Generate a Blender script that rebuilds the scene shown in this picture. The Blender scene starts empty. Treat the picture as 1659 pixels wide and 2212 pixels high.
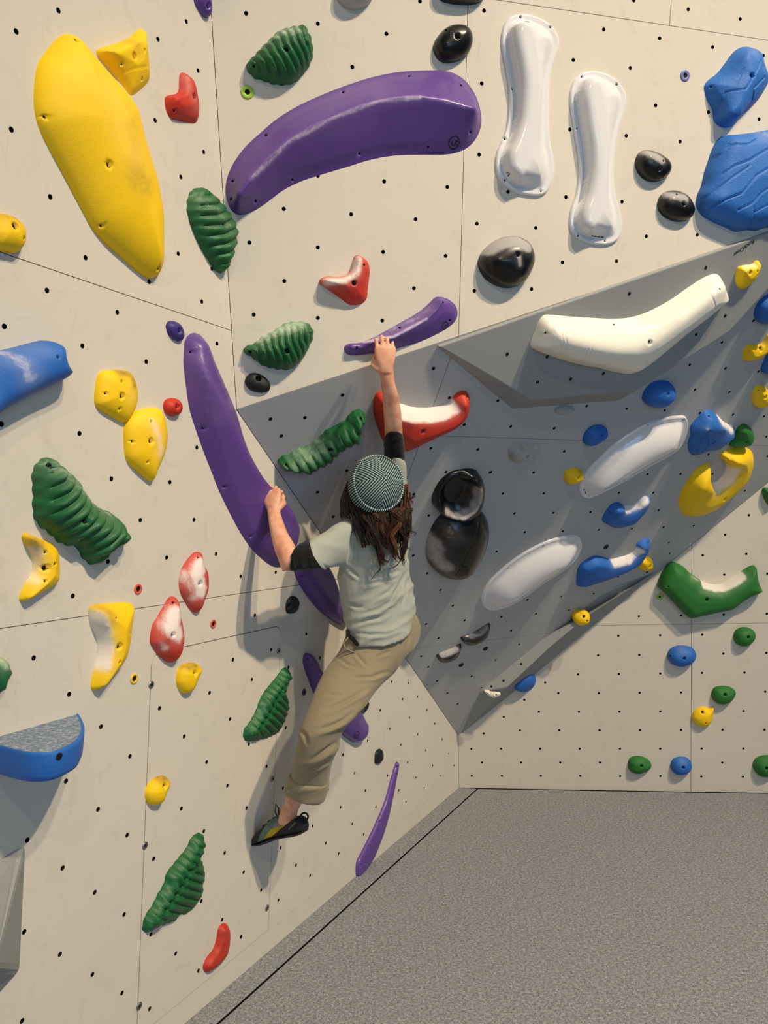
import bpy, bmesh, math, random
import numpy as np
from mathutils import Vector, Matrix
from mathutils.geometry import delaunay_2d_cdt
random.seed(7); np.random.seed(7)
S = bpy.context.scene
COL = S.collection

# ---------------------------------------------------------------- camera
F_PX, W_PX, H_PX = 1670.689, 1659.0, 2212.0
CAM = np.array([0.0, 0.0, 1.45])
CR = np.array([0.999448, 0.000697, -0.033214])      # right
CF = np.array([0.0, 0.99978, 0.020996])             # forward
CU = np.array([0.033221, -0.020984, 0.999228])      # up
cam_d = bpy.data.cameras.new('camera'); cam = bpy.data.objects.new('camera', cam_d); COL.objects.link(cam)
cam.matrix_world = Matrix(((CR[0], CU[0], -CF[0], CAM[0]), (CR[1], CU[1], -CF[1], CAM[1]), (CR[2], CU[2], -CF[2], CAM[2]), (0, 0, 0, 1)))
cam_d.sensor_fit = 'VERTICAL'; cam_d.sensor_height = 36.0; cam_d.lens = F_PX * 36.0 / H_PX
cam_d.clip_start = 0.02
S.camera = cam

# ---------------------------------------------------------------- light
wd = bpy.data.worlds.new('daylight'); S.world = wd; wd.use_nodes = True
wd.node_tree.nodes['Background'].inputs[0].default_value = (0.40, 0.66, 1.0, 1)
wd.node_tree.nodes['Background'].inputs[1].default_value = 0.19
def lamp(loc, target, watt, size, col, cone=95):
    l = bpy.data.lights.new('ceiling_lamp', 'SPOT'); l.shadow_soft_size = size; l.energy = watt; l.color = col; l.spot_size = math.radians(cone); l.spot_blend = 1.0
    o = bpy.data.objects.new('ceiling_lamp', l); COL.objects.link(o); o.location = loc
    o.rotation_euler = (Vector(target) - Vector(loc)).to_track_quat('-Z', 'Y').to_euler()
    return o
WARM = (1.0, 0.82, 0.57)
lamp((3.9, -1.5, 6.8), (0.1, 3.2, -0.3), 3300, 0.10, WARM, 56)
lamp((3.1, -1.9, 6.8), (-0.2, 2.9, -0.3), 1500, 0.10, WARM, 56)
lamp((0.4, -2.2, 4.4), (0.5, 3.2, 1.2), 170, 0.08, WARM, 80)
win = bpy.data.lights.new('window_daylight', 'AREA'); win.shape = 'RECTANGLE'; win.size = 3.2; win.size_y = 2.0; win.energy = 120; win.color = (0.44, 0.69, 1.0)
win_o = bpy.data.objects.new('window_daylight', win); COL.objects.link(win_o); win_o.location = (2.2, -3.4, 1.7); win_o.rotation_euler = (Vector((0.6, 3.0, 1.0)) - Vector((2.2, -3.4, 1.7))).to_track_quat('-Z', 'Y').to_euler()
S.view_settings.view_transform = 'Standard'; S.view_settings.look = 'None'
S.view_settings.exposure = -0.68; S.view_settings.gamma = 1.0; S.view_settings.use_curve_mapping = False

# ---------------------------------------------------------------- planes of the room
def unit(v): v = np.asarray(v, float); return v / np.linalg.norm(v)
class Plane:
    def __init__(s, n, k=None, p=None):
        s.n = unit(n); s.k = float(s.n @ np.asarray(p, float)) if k is None else k / np.linalg.norm(n)
        up = np.array([0, 0, 1.0]); s.ey = unit(up - s.n * (up @ s.n)); s.ex = np.cross(s.ey, s.n)
        s.o = s.n * s.k
    def pt(s, u, v, h=0.0): return s.o + s.ex * u + s.ey * v + s.n * h
    def uv(s, P): d = np.asarray(P, float) - s.o; return np.array([d @ s.ex, d @ s.ey])
    def uvh(s, P): d = np.asarray(P, float) - s.o; return np.array([d @ s.ex, d @ s.ey, d @ s.n])
def ray(p): return unit(CR * ((p[0] - W_PX / 2) / F_PX) + CF + CU * ((H_PX / 2 - p[1]) / F_PX))
def hit(pl, p, h=0.0):
    r = ray(p); return CAM + r * ((pl.k + h - pl.n @ CAM) / (pl.n @ r))
PL = {'L': Plane((0.888934, -0.449574, -0.08763), -1.615668), 'R': Plane((-0.146607, -0.972142, -0.182885), -4.246014),
      'G': Plane((0.349677, -0.673569, -0.651176), -2.937523), 'B': Plane((0.245979, -0.9516, -0.184262), -2.695522)}
FLOOR_N = np.array([0, 0, 1.0])
def meet(*pls): return np.linalg.solve(np.array([p[0] for p in pls]), np.array([p[1] for p in pls]))
def nk(w): return (PL[w].n, PL[w].k)
FL = (FLOOR_N, 0.0); TOP = (FLOOR_N, 3.9); RIGHT = (np.array([1.0, 0, 0]), 3.6)

# ---------------------------------------------------------------- materials
def srgb(c): return tuple(((x / 255) / 12.92 if x / 255 <= .04045 else ((x / 255 + .055) / 1.055) ** 2.4) for x in c) + (1,)
class NT:
    def __init__(s, name):
        s.m = bpy.data.materials.new(name); s.m.use_nodes = True; s.t = s.m.node_tree
        s.b = s.t.nodes['Principled BSDF']
    def n(s, typ, **kw):
        x = s.t.nodes.new(typ)
        for k, v in kw.items():
            if k.startswith('i_'): x.inputs[k[2:].replace('_', ' ')].default_value = v
            else: setattr(x, k, v)
        return x
    def l(s, a, b): s.t.links.new(a, b)
    def noise(s, scale, detail=3, rough=.6, coord='Object', dist=0):
        tc = s.n('ShaderNodeTexCoord'); nz = s.n('ShaderNodeTexNoise'); nz.inputs['Scale'].default_value = scale
        nz.inputs['Detail'].default_value = detail; nz.inputs['Roughness'].default_value = rough; nz.inputs['Distortion'].default_value = dist
        s.l(tc.outputs[coord], nz.inputs['Vector']); return nz.outputs['Fac']
    def ramp(s, fac, stops):
        r = s.n('ShaderNodeValToRGB'); cr = r.color_ramp
        while len(cr.elements) < len(stops): cr.elements.new(.5)
        for e, (p, c) in zip(cr.elements, stops): e.position = p; e.color = c if len(c) == 4 else tuple(c) + (1,)
        s.l(fac, r.inputs['Fac']); return r.outputs['Color']
    def mix(s, fac, a, b, mode='MIX'):
        x = s.n('ShaderNodeMix'); x.data_type = 'RGBA'; x.blend_type = mode
        for i, v in ((0, fac), (6, a), (7, b)):
            if hasattr(v, 'is_linked'): s.l(v, x.inputs[i])
            else: x.inputs[i].default_value = v
        return x.outputs[2]
    def math(s, op, a, b=0.0, clamp=False):
        x = s.n('ShaderNodeMath'); x.operation = op; x.use_clamp = clamp
        for i, v in ((0, a), (1, b)):
            if hasattr(v, 'is_linked'): s.l(v, x.inputs[i])
            else: x.inputs[i].default_value = v
        return x.outputs[0]
    def attr(s, name):
        a = s.n('ShaderNodeAttribute'); a.attribute_name = name; return a.outputs['Fac']
    def bump(s, hgt, strength, dist):
        b = s.n('ShaderNodeBump'); b.inputs['Strength'].default_value = strength; b.inputs['Distance'].default_value = dist
        s.l(hgt, b.inputs['Height']); s.l(b.outputs['Normal'], s.b.inputs['Normal'])
    def base(s, c):
        if hasattr(c, 'is_linked'): s.l(c, s.b.inputs['Base Color'])
        else: s.b.inputs['Base Color'].default_value = c
    def set(s, **kw):
        for k, v in kw.items(): s.b.inputs[k.replace('_', ' ')].default_value = v
MAT = {}
def wall_mat(name, c, scuff=.35):
    t = NT(name); fine = t.noise(900, 2, .7); mid = t.noise(2.2, 5, .65); big = t.noise(9, 6, .7, dist=1.5)
    dirt = t.ramp(big, [(.55, (0, 0, 0)), (.78, (1, 1, 1))])
    c0 = srgb(c); dk = tuple(x * .72 for x in c0[:3]) + (1,); lt = tuple(min(1, x * 1.06) for x in c0[:3]) + (1,)
    col = t.mix(t.math('MULTIPLY', mid, .6), lt, c0)
    col = t.mix(t.math('MULTIPLY', dirt, scuff), col, dk)
    tc = t.n('ShaderNodeTexCoord'); mp = t.n('ShaderNodeMapping'); mp.inputs['Scale'].default_value = (16, 2.2, 1); mp.inputs['Rotation'].default_value = (0, 0, .35)
    nz = t.n('ShaderNodeTexNoise'); nz.inputs['Scale'].default_value = 3.0; nz.inputs['Detail'].default_value = 4; nz.inputs['Distortion'].default_value = .6
    t.l(tc.outputs['Object'], mp.inputs['Vector']); t.l(mp.outputs['Vector'], nz.inputs['Vector'])
    streak = t.ramp(nz.outputs['Fac'], [(.66, (0, 0, 0)), (.76, (1, 1, 1))])
    col = t.mix(t.math('MULTIPLY', streak, scuff * .7), col, dk)
    col = t.mix(t.ramp(fine, [(.3, (.12, .12, .12)), (.7, (0, 0, 0))]), col, dk)
    t.base(col); t.set(Roughness=.85); t.b.inputs['Specular IOR Level'].default_value = .25; t.bump(fine, .35, .0015); MAT[name] = t.m
wall_mat('wall_paint', (205, 199, 187), .38); wall_mat('grey_paint', (176, 177, 176), .25); wall_mat('volume_paint', (146, 148, 148), .2)
def plain(name, c, rough=.6, metal=0.0, spec=.4, bump=0, bscale=300):
    t = NT(name); c0 = srgb(c); nz = t.noise(40, 3); t.base(t.mix(nz, tuple(x * .85 for x in c0[:3]) + (1,), tuple(min(1, x * 1.1) for x in c0[:3]) + (1,)))
    t.set(Roughness=rough, Metallic=metal); t.b.inputs['Specular IOR Level'].default_value = spec
    if bump: t.bump(t.noise(bscale, 2), bump, .001)
    MAT[name] = t.m
plain('gap_dark', (26, 24, 22), .9, spec=.1); plain('hole_dark', (20, 17, 15), .7, spec=.2); plain('steel', (150, 152, 152), .4, 1.0); plain('bolt_dark', (46, 45, 46), .5, .8); plain('bolt_black', (28, 28, 30), .45, .6)
plain('ink_black', (12, 12, 22), .6); plain('ink_red', (150, 30, 30), .6); plain('ink_green', (10, 110, 70), .6)
def hold_mat(name, c, rough=.62, grain=.5, gscale=420, coat=0.0, chalkc=(236, 230, 224), spec=.4, var=.12):
    t = NT(name); c0 = srgb(c); nz = t.noise(7, 4, .6); fine = t.noise(gscale, 2, .6); mott = t.noise(26, 5, .7, dist=.8)
    a = tuple(x * (1 - var) for x in c0[:3]) + (1,); b = tuple(min(1, x * (1 + var)) for x in c0[:3]) + (1,)
    col = t.mix(nz, a, b)
    ck = t.attr('chalk'); m = t.math('MULTIPLY', t.math('SUBTRACT', ck, t.math('MULTIPLY', t.math('SUBTRACT', 1.0, mott), .8)), 1.9, True); m = t.math('ADD', m, t.math('MULTIPLY', ck, .22)); m = t.math('MINIMUM', m, .86)
    col = t.mix(m, col, srgb(chalkc))
    gm = t.attr('grime'); g = t.math('MULTIPLY', gm, t.ramp(mott, [(.3, (.3, .3, .3)), (.65, (1, 1, 1))])); g = t.math('MINIMUM', g, .7)
    col = t.mix(g, col, srgb((70, 62, 52)))
    t.base(col); r = t.math('ADD', t.math('MULTIPLY', m, .5), rough, True); t.l(r, t.b.inputs['Roughness'])
    t.b.inputs['Specular IOR Level'].default_value = spec
    if coat: t.set(Coat_Weight=coat, Coat_Roughness=.12)
    if grain: t.bump(fine, grain, .0012)
    MAT[name] = t.m
hold_mat('yellow', (246, 200, 4), .6); hold_mat('red', (192, 50, 34), .55, .4); hold_mat('green', (22, 92, 48), .5, .35, 300, .0, (176, 196, 172)); hold_mat('green_plain', (36, 110, 44), .62)
hold_mat('purple', (92, 63, 138), .40, .15, 200, .1, (205, 190, 215)); hold_mat('indigo', (60, 48, 120), .5); hold_mat('blue', (34, 100, 184), .62, .6, 300); hold_mat('blue_big', (38, 104, 186), .6, .9, 160)
hold_mat('black', (11, 11, 13), .28, .12, 300, .08, (170, 168, 168)); hold_mat('black_matte', (24, 24, 27), .55, .25); hold_mat('white', (218, 217, 220), .18, .0, 300, .4, (200, 200, 205), var=.03); hold_mat('cream', (240, 236, 222), .45, .25, 300, .1, (190, 188, 180), var=.03)
hold_mat('grey_hold', (168, 168, 164), .5, .3); hold_mat('lime', (150, 190, 60), .5, .2); hold_mat('orange_red', (214, 92, 66), .5, .2); hold_mat('washer_blue', (110, 116, 175), .4, .2); hold_mat('washer_yellow', (225, 190, 60), .5, .2)
hold_mat('washer_purple', (84, 66, 112), .5, .2)

# ---------------------------------------------------------------- helpers
def tag(o, label=None, cat=None, group=None, kind=None):
    if label: o['label'] = label
    if cat: o['category'] = cat
    if group: o['group'] = group
    if kind: o['kind'] = kind
    return o
def mat4(o, ex, ey, ez):
    return Matrix(((ex[0], ey[0], ez[0], o[0]), (ex[1], ey[1], ez[1], o[1]), (ex[2], ey[2], ez[2], o[2]), (0, 0, 0, 1)))
def link(name, me, parent=None, mw=None):
    o = bpy.data.objects.new(name, me); COL.objects.link(o)
    if mw is not None: o.matrix_world = mw
    if parent is not None:
        o.parent = parent; o.matrix_parent_inverse = Matrix.Identity(4)
        if mw is not None: o.matrix_basis = PW[parent.name].inverted() @ mw
        PW[o.name] = mw if mw is not None else PW[parent.name]
    else: PW[o.name] = mw if mw is not None else Matrix.Identity(4)
    return o
PW = {}
def mesh(name, verts, faces, mats, midx=None, smooth=False):
    me = bpy.data.meshes.new(name); me.from_pydata([tuple(map(float, v)) for v in verts], [], [tuple(f) for f in faces])
    for m in mats: me.materials.append(MAT[m] if isinstance(m, str) else m)
    if midx is not None: me.polygons.foreach_set('material_index', np.asarray(midx, np.int32))
    me.polygons.foreach_set('use_smooth', [smooth] * len(me.polygons)); me.update(); return me
def area2(p): p = np.asarray(p); q = np.roll(p, -1, 0); return .5 * np.sum(p[:, 0] * q[:, 1] - q[:, 0] * p[:, 1])
def ccw(p): p = np.asarray(p, float); return p if area2(p) > 0 else p[::-1].copy()
def smooth_closed(p, n):
    p = np.asarray(p, float); k = len(p); out = []
    seg = np.linalg.norm(np.roll(p, -1, 0) - p, axis=1); tot = seg.sum()
    for i in range(k):
        m = max(1, int(round(n * seg[i] / tot))); a, b, c, d = p[i - 1], p[i], p[(i + 1) % k], p[(i + 2) % k]
        la, lb, lc = max(1e-9, np.linalg.norm(b - a)) ** .5, max(1e-9, np.linalg.norm(c - b)) ** .5, max(1e-9, np.linalg.norm(d - c)) ** .5
        m1 = lb * ((b - a) / la - (c - a) / (la + lb) + (c - b) / lb); m2 = lb * ((c - b) / lb - (d - b) / (lb + lc) + (d - c) / lc)
        for j in range(m):
            t = j / m; out.append((2 * t ** 3 - 3 * t * t + 1) * b + (t ** 3 - 2 * t * t + t) * m1 + (-2 * t ** 3 + 3 * t * t) * c + (t ** 3 - t * t) * m2)
    return np.array(out)
def seg_dist(P, poly, closed=True):
    A = np.asarray(poly, float); B = np.roll(A, -1, 0) if closed else A[1:]; A = A if closed else A[:-1]
    D = B - A; L2 = np.maximum((D * D).sum(1), 1e-18); best = np.full(len(P), 1e9)
    for i in range(0, len(P), 2000):
        p = P[i:i + 2000, None, :] - A[None]; t = np.clip((p * D[None]).sum(2) / L2[None], 0, 1)
        best[i:i + 2000] = np.sqrt(((p - t[..., None] * D[None]) ** 2).sum(2)).min(1)
    return best
def inside(P, poly):
    A = np.asarray(poly); B = np.roll(A, -1, 0); r = np.zeros(len(P), bool)
    for a, b in zip(A, B):
        c = ((a[1] > P[:, 1]) != (b[1] > P[:, 1]))
        with np.errstate(divide='ignore', invalid='ignore'): r ^= c & (P[:, 0] < (b[0] - a[0]) * (P[:, 1] - a[1]) / (b[1] - a[1]) + a[0])
    return r
def normals2(p):
    t = np.roll(p, -1, 0) - np.roll(p, 1, 0); t /= np.maximum(np.linalg.norm(t, axis=1, keepdims=True), 1e-12)
    return np.stack([t[:, 1], -t[:, 0]], 1)            # outward for ccw
def cdt(verts, loops, keep=0):
    """triangulate; loops[0] outer, the rest holes -> (verts, tris, loop ids)"""
    V = [Vector((float(a), float(b))) for a, b in verts]
    r = delaunay_2d_cdt(V, [], loops, 0, 1e-7, True)
    return [(v.x, v.y) for v in r[0]], r[2], r[3], r[5]
def circle(c, r, n=12, ph=0.0): a = np.arange(n) * 2 * np.pi / n + ph; return np.stack([c[0] + r * np.cos(a), c[1] + r * np.sin(a)], 1)

# pixel frames of the measured crops: (x0, y0, scale)
ZF = {'z1': (0, 0, .33755), 'z2': (440, 0, .37372), 'z3': (1000, 0, .39723), 'z4': (0, 600, .33755), 'z5': (440, 600, .37372), 'z6': (1000, 500, .39723),
      'z7': (0, 1140, .33755), 'z8': (500, 1140, .33755), 'z9': (1000, 1100, .39723), 'z10': (0, 1650, .33755), 'z11': (500, 1600, .33755),
      'zA': (860, 1300, .2411), 'zB': (1380, 1000, .16817), 'zC': (1400, 480, .18988), 'zV': (0, 1780, .18087), 'px': (0, 0, 1.0)}
def Z(z, p): a = ZF[z]; return (a[0] + p[0] * a[2], a[1] + p[1] * a[2])
def on(w, z, pts, h=0.0): return np.array([PL[w].uv(hit(PL[w], Z(z, p), h)) for p in pts])

# ---------------------------------------------------------------- the room
def wall_frame(w): p = PL[w]; return mat4(p.o, p.ex, p.ey, p.n)
def split(poly, a, b):
    a = np.asarray(a); d = np.asarray(b) - a; L, R_ = [], []
    s = [d[0] * (p[1] - a[1]) - d[1] * (p[0] - a[0]) for p in poly]
    for i in range(len(poly)):
        p, q, sp, sq = poly[i], poly[(i + 1) % len(poly)], s[i], s[(i + 1) % len(poly)]
        if sp >= 0: L.append(p)
        if sp <= 0: R_.append(p)
        if sp * sq < 0:
            x = p + (q - p) * (sp / (sp - sq)); L.append(x); R_.append(x)
    return np.array(L), np.array(R_)
def inset(poly, g):
    poly = ccw(poly); n = len(poly); out = []
    for i in range(n):
        a, b, c = poly[i - 1], poly[i], poly[(i + 1) % n]; d1, d2 = unit(b - a), unit(c - b)
        n1, n2 = np.array([-d1[1], d1[0]]), np.array([-d2[1], d2[0]]); m = n1 + n2; m = m / max(.2, (m @ n1)); out.append(b + m * g)
    return np.array(out)
SOCKET = None
def socket_mesh():
    v, f, mi = [], [], []; n = 10; r = .0056
    for (rr, z) in ((r * 1.10, .0004), (r * .98, .0003), (r * .98, -.016)):
        for i in range(n): a = 2 * math.pi * i / n; v.append((rr * math.cos(a), rr * math.sin(a), z))
    for k in range(2):
        for i in range(n): j = (i + 1) % n; f.append((k * n + i, k * n + j, (k + 1) * n + j, (k + 1) * n + i)); mi.append(0 if k == 0 else 1)
    f.append(tuple(2 * n + i for i in range(n))); mi.append(1)
    return mesh('bolt_socket', v, f, ['bolt_black', 'hole_dark'], mi)
def panel(w, poly, holes, parent, matname, name='panel', cut=None, gap=.0011, thick=.018, sockets=True):
    """one sheet of plywood with drilled bolt holes"""
    global SOCKET
    fr = wall_frame(w); out = inset(poly, gap); loops = []; V = []
    def add(pts): i = len(V); V.extend(map(tuple, pts)); loops.append(list(range(i, i + len(pts))))
    add(out); hs = []
    H = np.array(holes) if len(holes) else np.zeros((0, 2))
    if len(H):
        ok = inside(H, out) & (seg_dist(H, out) > .009)
        if cut is not None: ok &= ~inside(H, cut) & (seg_dist(H, cut) > .009)
        hs = H[ok]
    if cut is not None: add(ccw(inset(ccw(cut), -gap)))
    for h in hs: add(circle(h, .0056, 10))
    v, e, f, of = (lambda r: (r[0], r[1], r[2], r[5]))(delaunay_2d_cdt([Vector((float(a), float(b))) for a, b in V], [], loops, 0, 1e-7, True))
    tri = [tuple(t) for t, o in zip(f, of) if 0 in o and not any(k > 0 for k in o)]
    vv = [(a.x, a.y, 0.0) for a in v]; n0 = len(vv); edges = {}
    for t in tri:
        for i in range(3):
            a, b = t[i], t[(i + 1) % 3]
            if (b, a) in edges: del edges[(b, a)]
            else: edges[(a, b)] = 1
    back = {}
    for a, b in edges:
        for i in (a, b):
            if i not in back: back[i] = len(vv); vv.append((vv[i][0], vv[i][1], -thick))
    sides = [(b, a, back[a], back[b]) for a, b in edges]
    o = link(name, mesh(name, vv, tri + sides, [matname]), parent, fr)
    if SOCKET is None: SOCKET = socket_mesh()
    p = PL[w]
    for h in hs:
        link('bolt_socket', SOCKET, o, mat4(p.pt(*h), p.ex, p.ey, p.n))
    return o
def backing(name, w, poly, depth=.017, t=.03):
    poly = ccw(poly); poly = inset(poly, -.04) if w in 'LR' else poly; n = len(poly); v = [(a, b, -depth) for a, b in poly] + [(a, b, -depth - t) for a, b in poly]
    f = [tuple(range(n)), tuple(range(2 * n - 1, n - 1, -1))] + [(i, n + i, n + (i + 1) % n, (i + 1) % n) for i in range(n)]
    return tag(link(name, mesh(name, v, f, ['gap_dark']), None, wall_frame(w)), kind='structure')

HOLES = {'L': [('z1', [(373, 67), (103, 201), (1192, 138), (1010, 250), (1267, 452), (992, 770), (1303, 973), (72, 829), (1157, 1132), (321, 1260), (547, 1649), (1140, 1623), (954, 1803), (1355, 1720), (300, 1858)]),
 ('z4', [(1291, 153), (750, 221), (27, 311), (527, 436), (935, 537), (1389, 421), (8, 936), (508, 996), (1259, 1086), (712, 1286), (1087, 1308), (897, 1551), (1241, 1548), (690, 1816), (1066, 1790), (1382, 1767)]),
 ('z7', [(465, 436), (1540, 311), (1630, 560), (215, 833), (442, 1065), (646, 1273), (831, 1463), (422, 1621), (1490, 845), (1611, 971), (1341, 1056), (1020, 1155), (1472, 1224), (1178, 1335), (1322, 1499), (1593, 1385), (1455, 1650)]),
 ('z10', [(627, 291), (813, 456), (174, 488), (400, 666), (606, 822), (794, 963), (154, 1075), (383, 1218), (591, 1347), (780, 1466), (141, 1645), (957, 1567), (1112, 1564), (983, 608), (1160, 286), (1577, 283), (1437, 569), (1304, 430), (1288, 877), (965, 1092), (1559, 692), (1421, 997), (1541, 1107), (1124, 1213), (1269, 1323), (1434, 1300)]),
 ('z11', [(224, 165), (329, 302), (78, 840), (314, 685), (190, 957), (300, 1020), (400, 1081), (62, 1255), (180, 1262), (412, 796), (503, 863), (591, 927), (519, 545), (603, 656), (686, 722), (762, 787), (698, 427), (773, 532), (846, 599), (924, 425), (618, 313), (713, 90), (788, 207), (857, 318), (998, 223), (1071, 316), (1061, 543), (1171, 453), (1116, 391), (1281, 364), (1233, 302), (1382, 281), (1334, 225), (1180, 237), (1127, 137), (1288, 158), (1243, 62), (1423, 158), (1390, 83), (1083, 26)]),
 ('z8', [(283, 285), (150, 560), (478, 680), (253, 780), (130, 971), (566, 832), (364, 893), (346, 1281), (1025, 985), (1131, 994), (951, 1168), (1095, 1097), (1191, 1081), (1249, 1165), (1139, 1215), (1013, 1286), (1301, 1254), (1192, 1322), (1348, 1354), (871, 1363)])],
 'G': [('z5', [(1328, 524), (802, 678), (585, 808), (386, 816), (449, 914), (827, 1115), (658, 1239), (749, 1381), (1420, 694), (1506, 849), (1312, 986), (1584, 993), (1400, 1122), (1215, 1251), (1301, 1374), (1212, 1605), (1655, 1125)]),
 ('z6', [(190, 920), (260, 1060), (497, 1070), (673, 949), (891, 963), (1097, 973), (1288, 987), (1468, 996), (1637, 1005), (1262, 860), (1448, 874), (1606, 762), (1428, 744), (1234, 724), (1408, 603), (1580, 485), (82, 1185), (551, 1196), (152, 1309), (384, 1311), (1003, 1320), (1183, 1318), (1357, 1318), (1533, 1410), (217, 1425), (440, 1424), (848, 1421), (1035, 1420), (280, 1533), (491, 1529), (694, 1526), (1065, 1516), (1656, 1222), (1335, 1212), (1650, 1115)]),
 ('z9', [(183, 230), (336, 125), (543, 119), (738, 112), (920, 105), (1091, 96), (1255, 90), (1119, 182), (1123, 240), (535, 473), (398, 568), (208, 586), (263, 659), (577, 549), (306, 735), (178, 820), (46, 908), (100, 970), (9, 604), (844, 367), (711, 459), (350, 492), (1000, 343)]),
 ('zA', [(490, 34), (596, 166), (250, 199), (361, 326), (206, 487), (270, 584), (349, 709), (441, 817), (534, 914)]),
 ('z8', [(1163, 178), (1253, 291), (1338, 398), (1416, 498), (1537, 951)])],
 'B': [('z2', [(245, 77), (660, 137), (1056, 195), (859, 387), (1043, 1048), (660, 1015), (1408, 1081), (463, 1207), (852, 1238), (1225, 1267), (264, 1402), (660, 1430), (1037, 1456), (1398, 1479), (466, 1624), (1215, 1666), (1250, 7)]),
 ('z5', [(289, 213), (660, 232), (1032, 247)]),
 ('z3', [(115, 58), (766, 160), (1070, 208), (1358, 256), (1633, 302), (600, 326), (910, 370), (1048, 573), (1335, 610), (1610, 648), (581, 704), (888, 738), (1181, 770), (102, 454), (88, 841), (76, 1216), (396, 1239), (62, 1581), (373, 1572), (560, 1071), (865, 1097), (997, 1285), (1274, 1277), (541, 1427), (835, 1420), (245, 1043), (1508, 103), (1225, 51), (929, 2)])],
 'R': [('z9', [(1555, 32), (1426, 138), (1304, 250), (1541, 243), (1421, 356), (1656, 350), (957, 582), (1186, 578), (1418, 573), (1653, 568), (845, 688), (1072, 685), (1301, 682), (735, 794), (959, 792), (1416, 785), (1650, 781), (626, 898), (848, 896), (1073, 893), (1300, 890), (1531, 888), (447, 942), (519, 1000), (739, 1000), (961, 998), (1186, 996), (1644, 992), (334, 1036), (413, 1102), (631, 1102), (851, 1101), (1073, 1099), (1526, 1097), (222, 1129), (310, 1203), (524, 1202), (743, 1202), (963, 1201), (1186, 1200), (1412, 1199), (1640, 1199), (113, 1219), (46, 1303), (207, 1302), (420, 1302), (635, 1302), (854, 1302), (1073, 1302), (1298, 1301), (1525, 1301), (104, 1377), (316, 1377), (529, 1377), (745, 1377), (1410, 1378), (48, 1450), (212, 1450), (424, 1450), (638, 1450), (855, 1451), (1074, 1451), (1296, 1453), (1522, 1454)])]}
HU = {w: [tuple(u) for z, p in HOLES[w] for u in on(w, z, p)] for w in HOLES}
# corners shared by the planes
P_LRG = meet(nk('L'), nk('R'), nk('G')); P_LGB = meet(nk('L'), nk('G'), nk('B')); P_LRF = meet(nk('L'), nk('R'), FL); P_LBT = meet(nk('L'), nk('B'), TOP)
P_GRx = meet(nk('G'), nk('R'), RIGHT); P_GBx = meet(nk('G'), nk('B'), RIGHT); P_RFx = meet(nk('R'), FL, RIGHT); P_BTx = meet(nk('B'), TOP, RIGHT)
dL = PL['L'].ex * (1 if PL['L'].ex[1] < 0 else -1)
P_Ln = P_LRF + dL * 5.2; P_LnT = meet(nk('L'), TOP, (dL, float(dL @ P_Ln)))
def uvs(w, pts): return np.array([PL[w].uv(p) for p in pts])
# left wall
Lp = uvs('L', [P_LRF, P_LRG, P_LGB, P_LBT, P_LnT, P_Ln])
wl = backing('wall_left', 'L', Lp)
s1 = on('L', 'px', [(0, 545), (498, 713)]); s2 = on('L', 'px', [(0, 1357), (640, 1265)])
def hline(w, seg): m = seg.mean(0); return (m, m + np.array([1.0, 0]))
a, b = hline('L', s1); hi, lo = split(Lp, a, b)
if hi[:, 1].mean() < lo[:, 1].mean(): hi, lo = lo, hi
a, b = hline('L', s2); mid, low = split(lo, a, b)
if mid[:, 1].mean() < low[:, 1].mean(): mid, low = low, mid
kb = on('L', 'px', [(332, 2212), (577, 2015)]); kv = kb[:, 1].mean()
low2, kick = split(low, (0, kv), (1, kv))
if low2[:, 1].mean() < kick[:, 1].mean(): low2, kick = kick, low2
dr = on('L', 'px', [(328, 1432), (591, 1356), (606, 1380), (596, 1600)]); dl = on('L', 'px', [(327, 1440), (296, 2200)])[:, 0].mean(); drr = on('L', 'px', [(600, 1500), (582, 1980)])[:, 0].mean()
dt = on('L', 'px', [(398, 1397), (590, 1355)])[:, 1].mean()
def rrect(u0, u1, v0, v1, r, n=6):
    out = [(u0, v0), (u1, v0)]
    for (cx, cy, a0) in ((u1 - r, v1 - r, 0), (u0 + r, v1 - r, 90)):
        for i in range(n + 1): t = math.radians(a0 + 90 * i / n); out.append((cx + r * math.cos(t), cy + r * math.sin(t)))
    return np.array(out)
door = rrect(min(dl, drr), max(dl, drr), kv + .0025, dt, .035)
for po in (hi, mid): panel('L', po, HU['L'], wl, 'wall_paint')
panel('L', low2, HU['L'], wl, 'wall_paint', cut=door)
panel('L', door, HU['L'], wl, 'wall_paint', name='access_door', gap=.0018)
panel('L', kick, HU['L'], wl, 'wall_paint', name='kickboard')
# upper back wall
Bp = uvs('B', [P_LGB, P_GBx, P_BTx, P_LBT]); wb = backing('wall_back', 'B', Bp)
sv = on('B', 'px', [(1012, 0), (990, 725)])[:, 0].mean(); sh = on('B', 'px', [(1060, 0), (1659, 85)])[:, 1].mean()
b_lo, b_hi = split(Bp, (0, sh), (1, sh))
if b_lo[:, 1].mean() > b_hi[:, 1].mean(): b_lo, b_hi = b_hi, b_lo
for po in split(b_lo, (sv, 0), (sv, 1)) + split(b_hi, (sv + .7, 0), (sv + .7, 1)): panel('B', po, HU['B'], wb, 'wall_paint')
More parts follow.
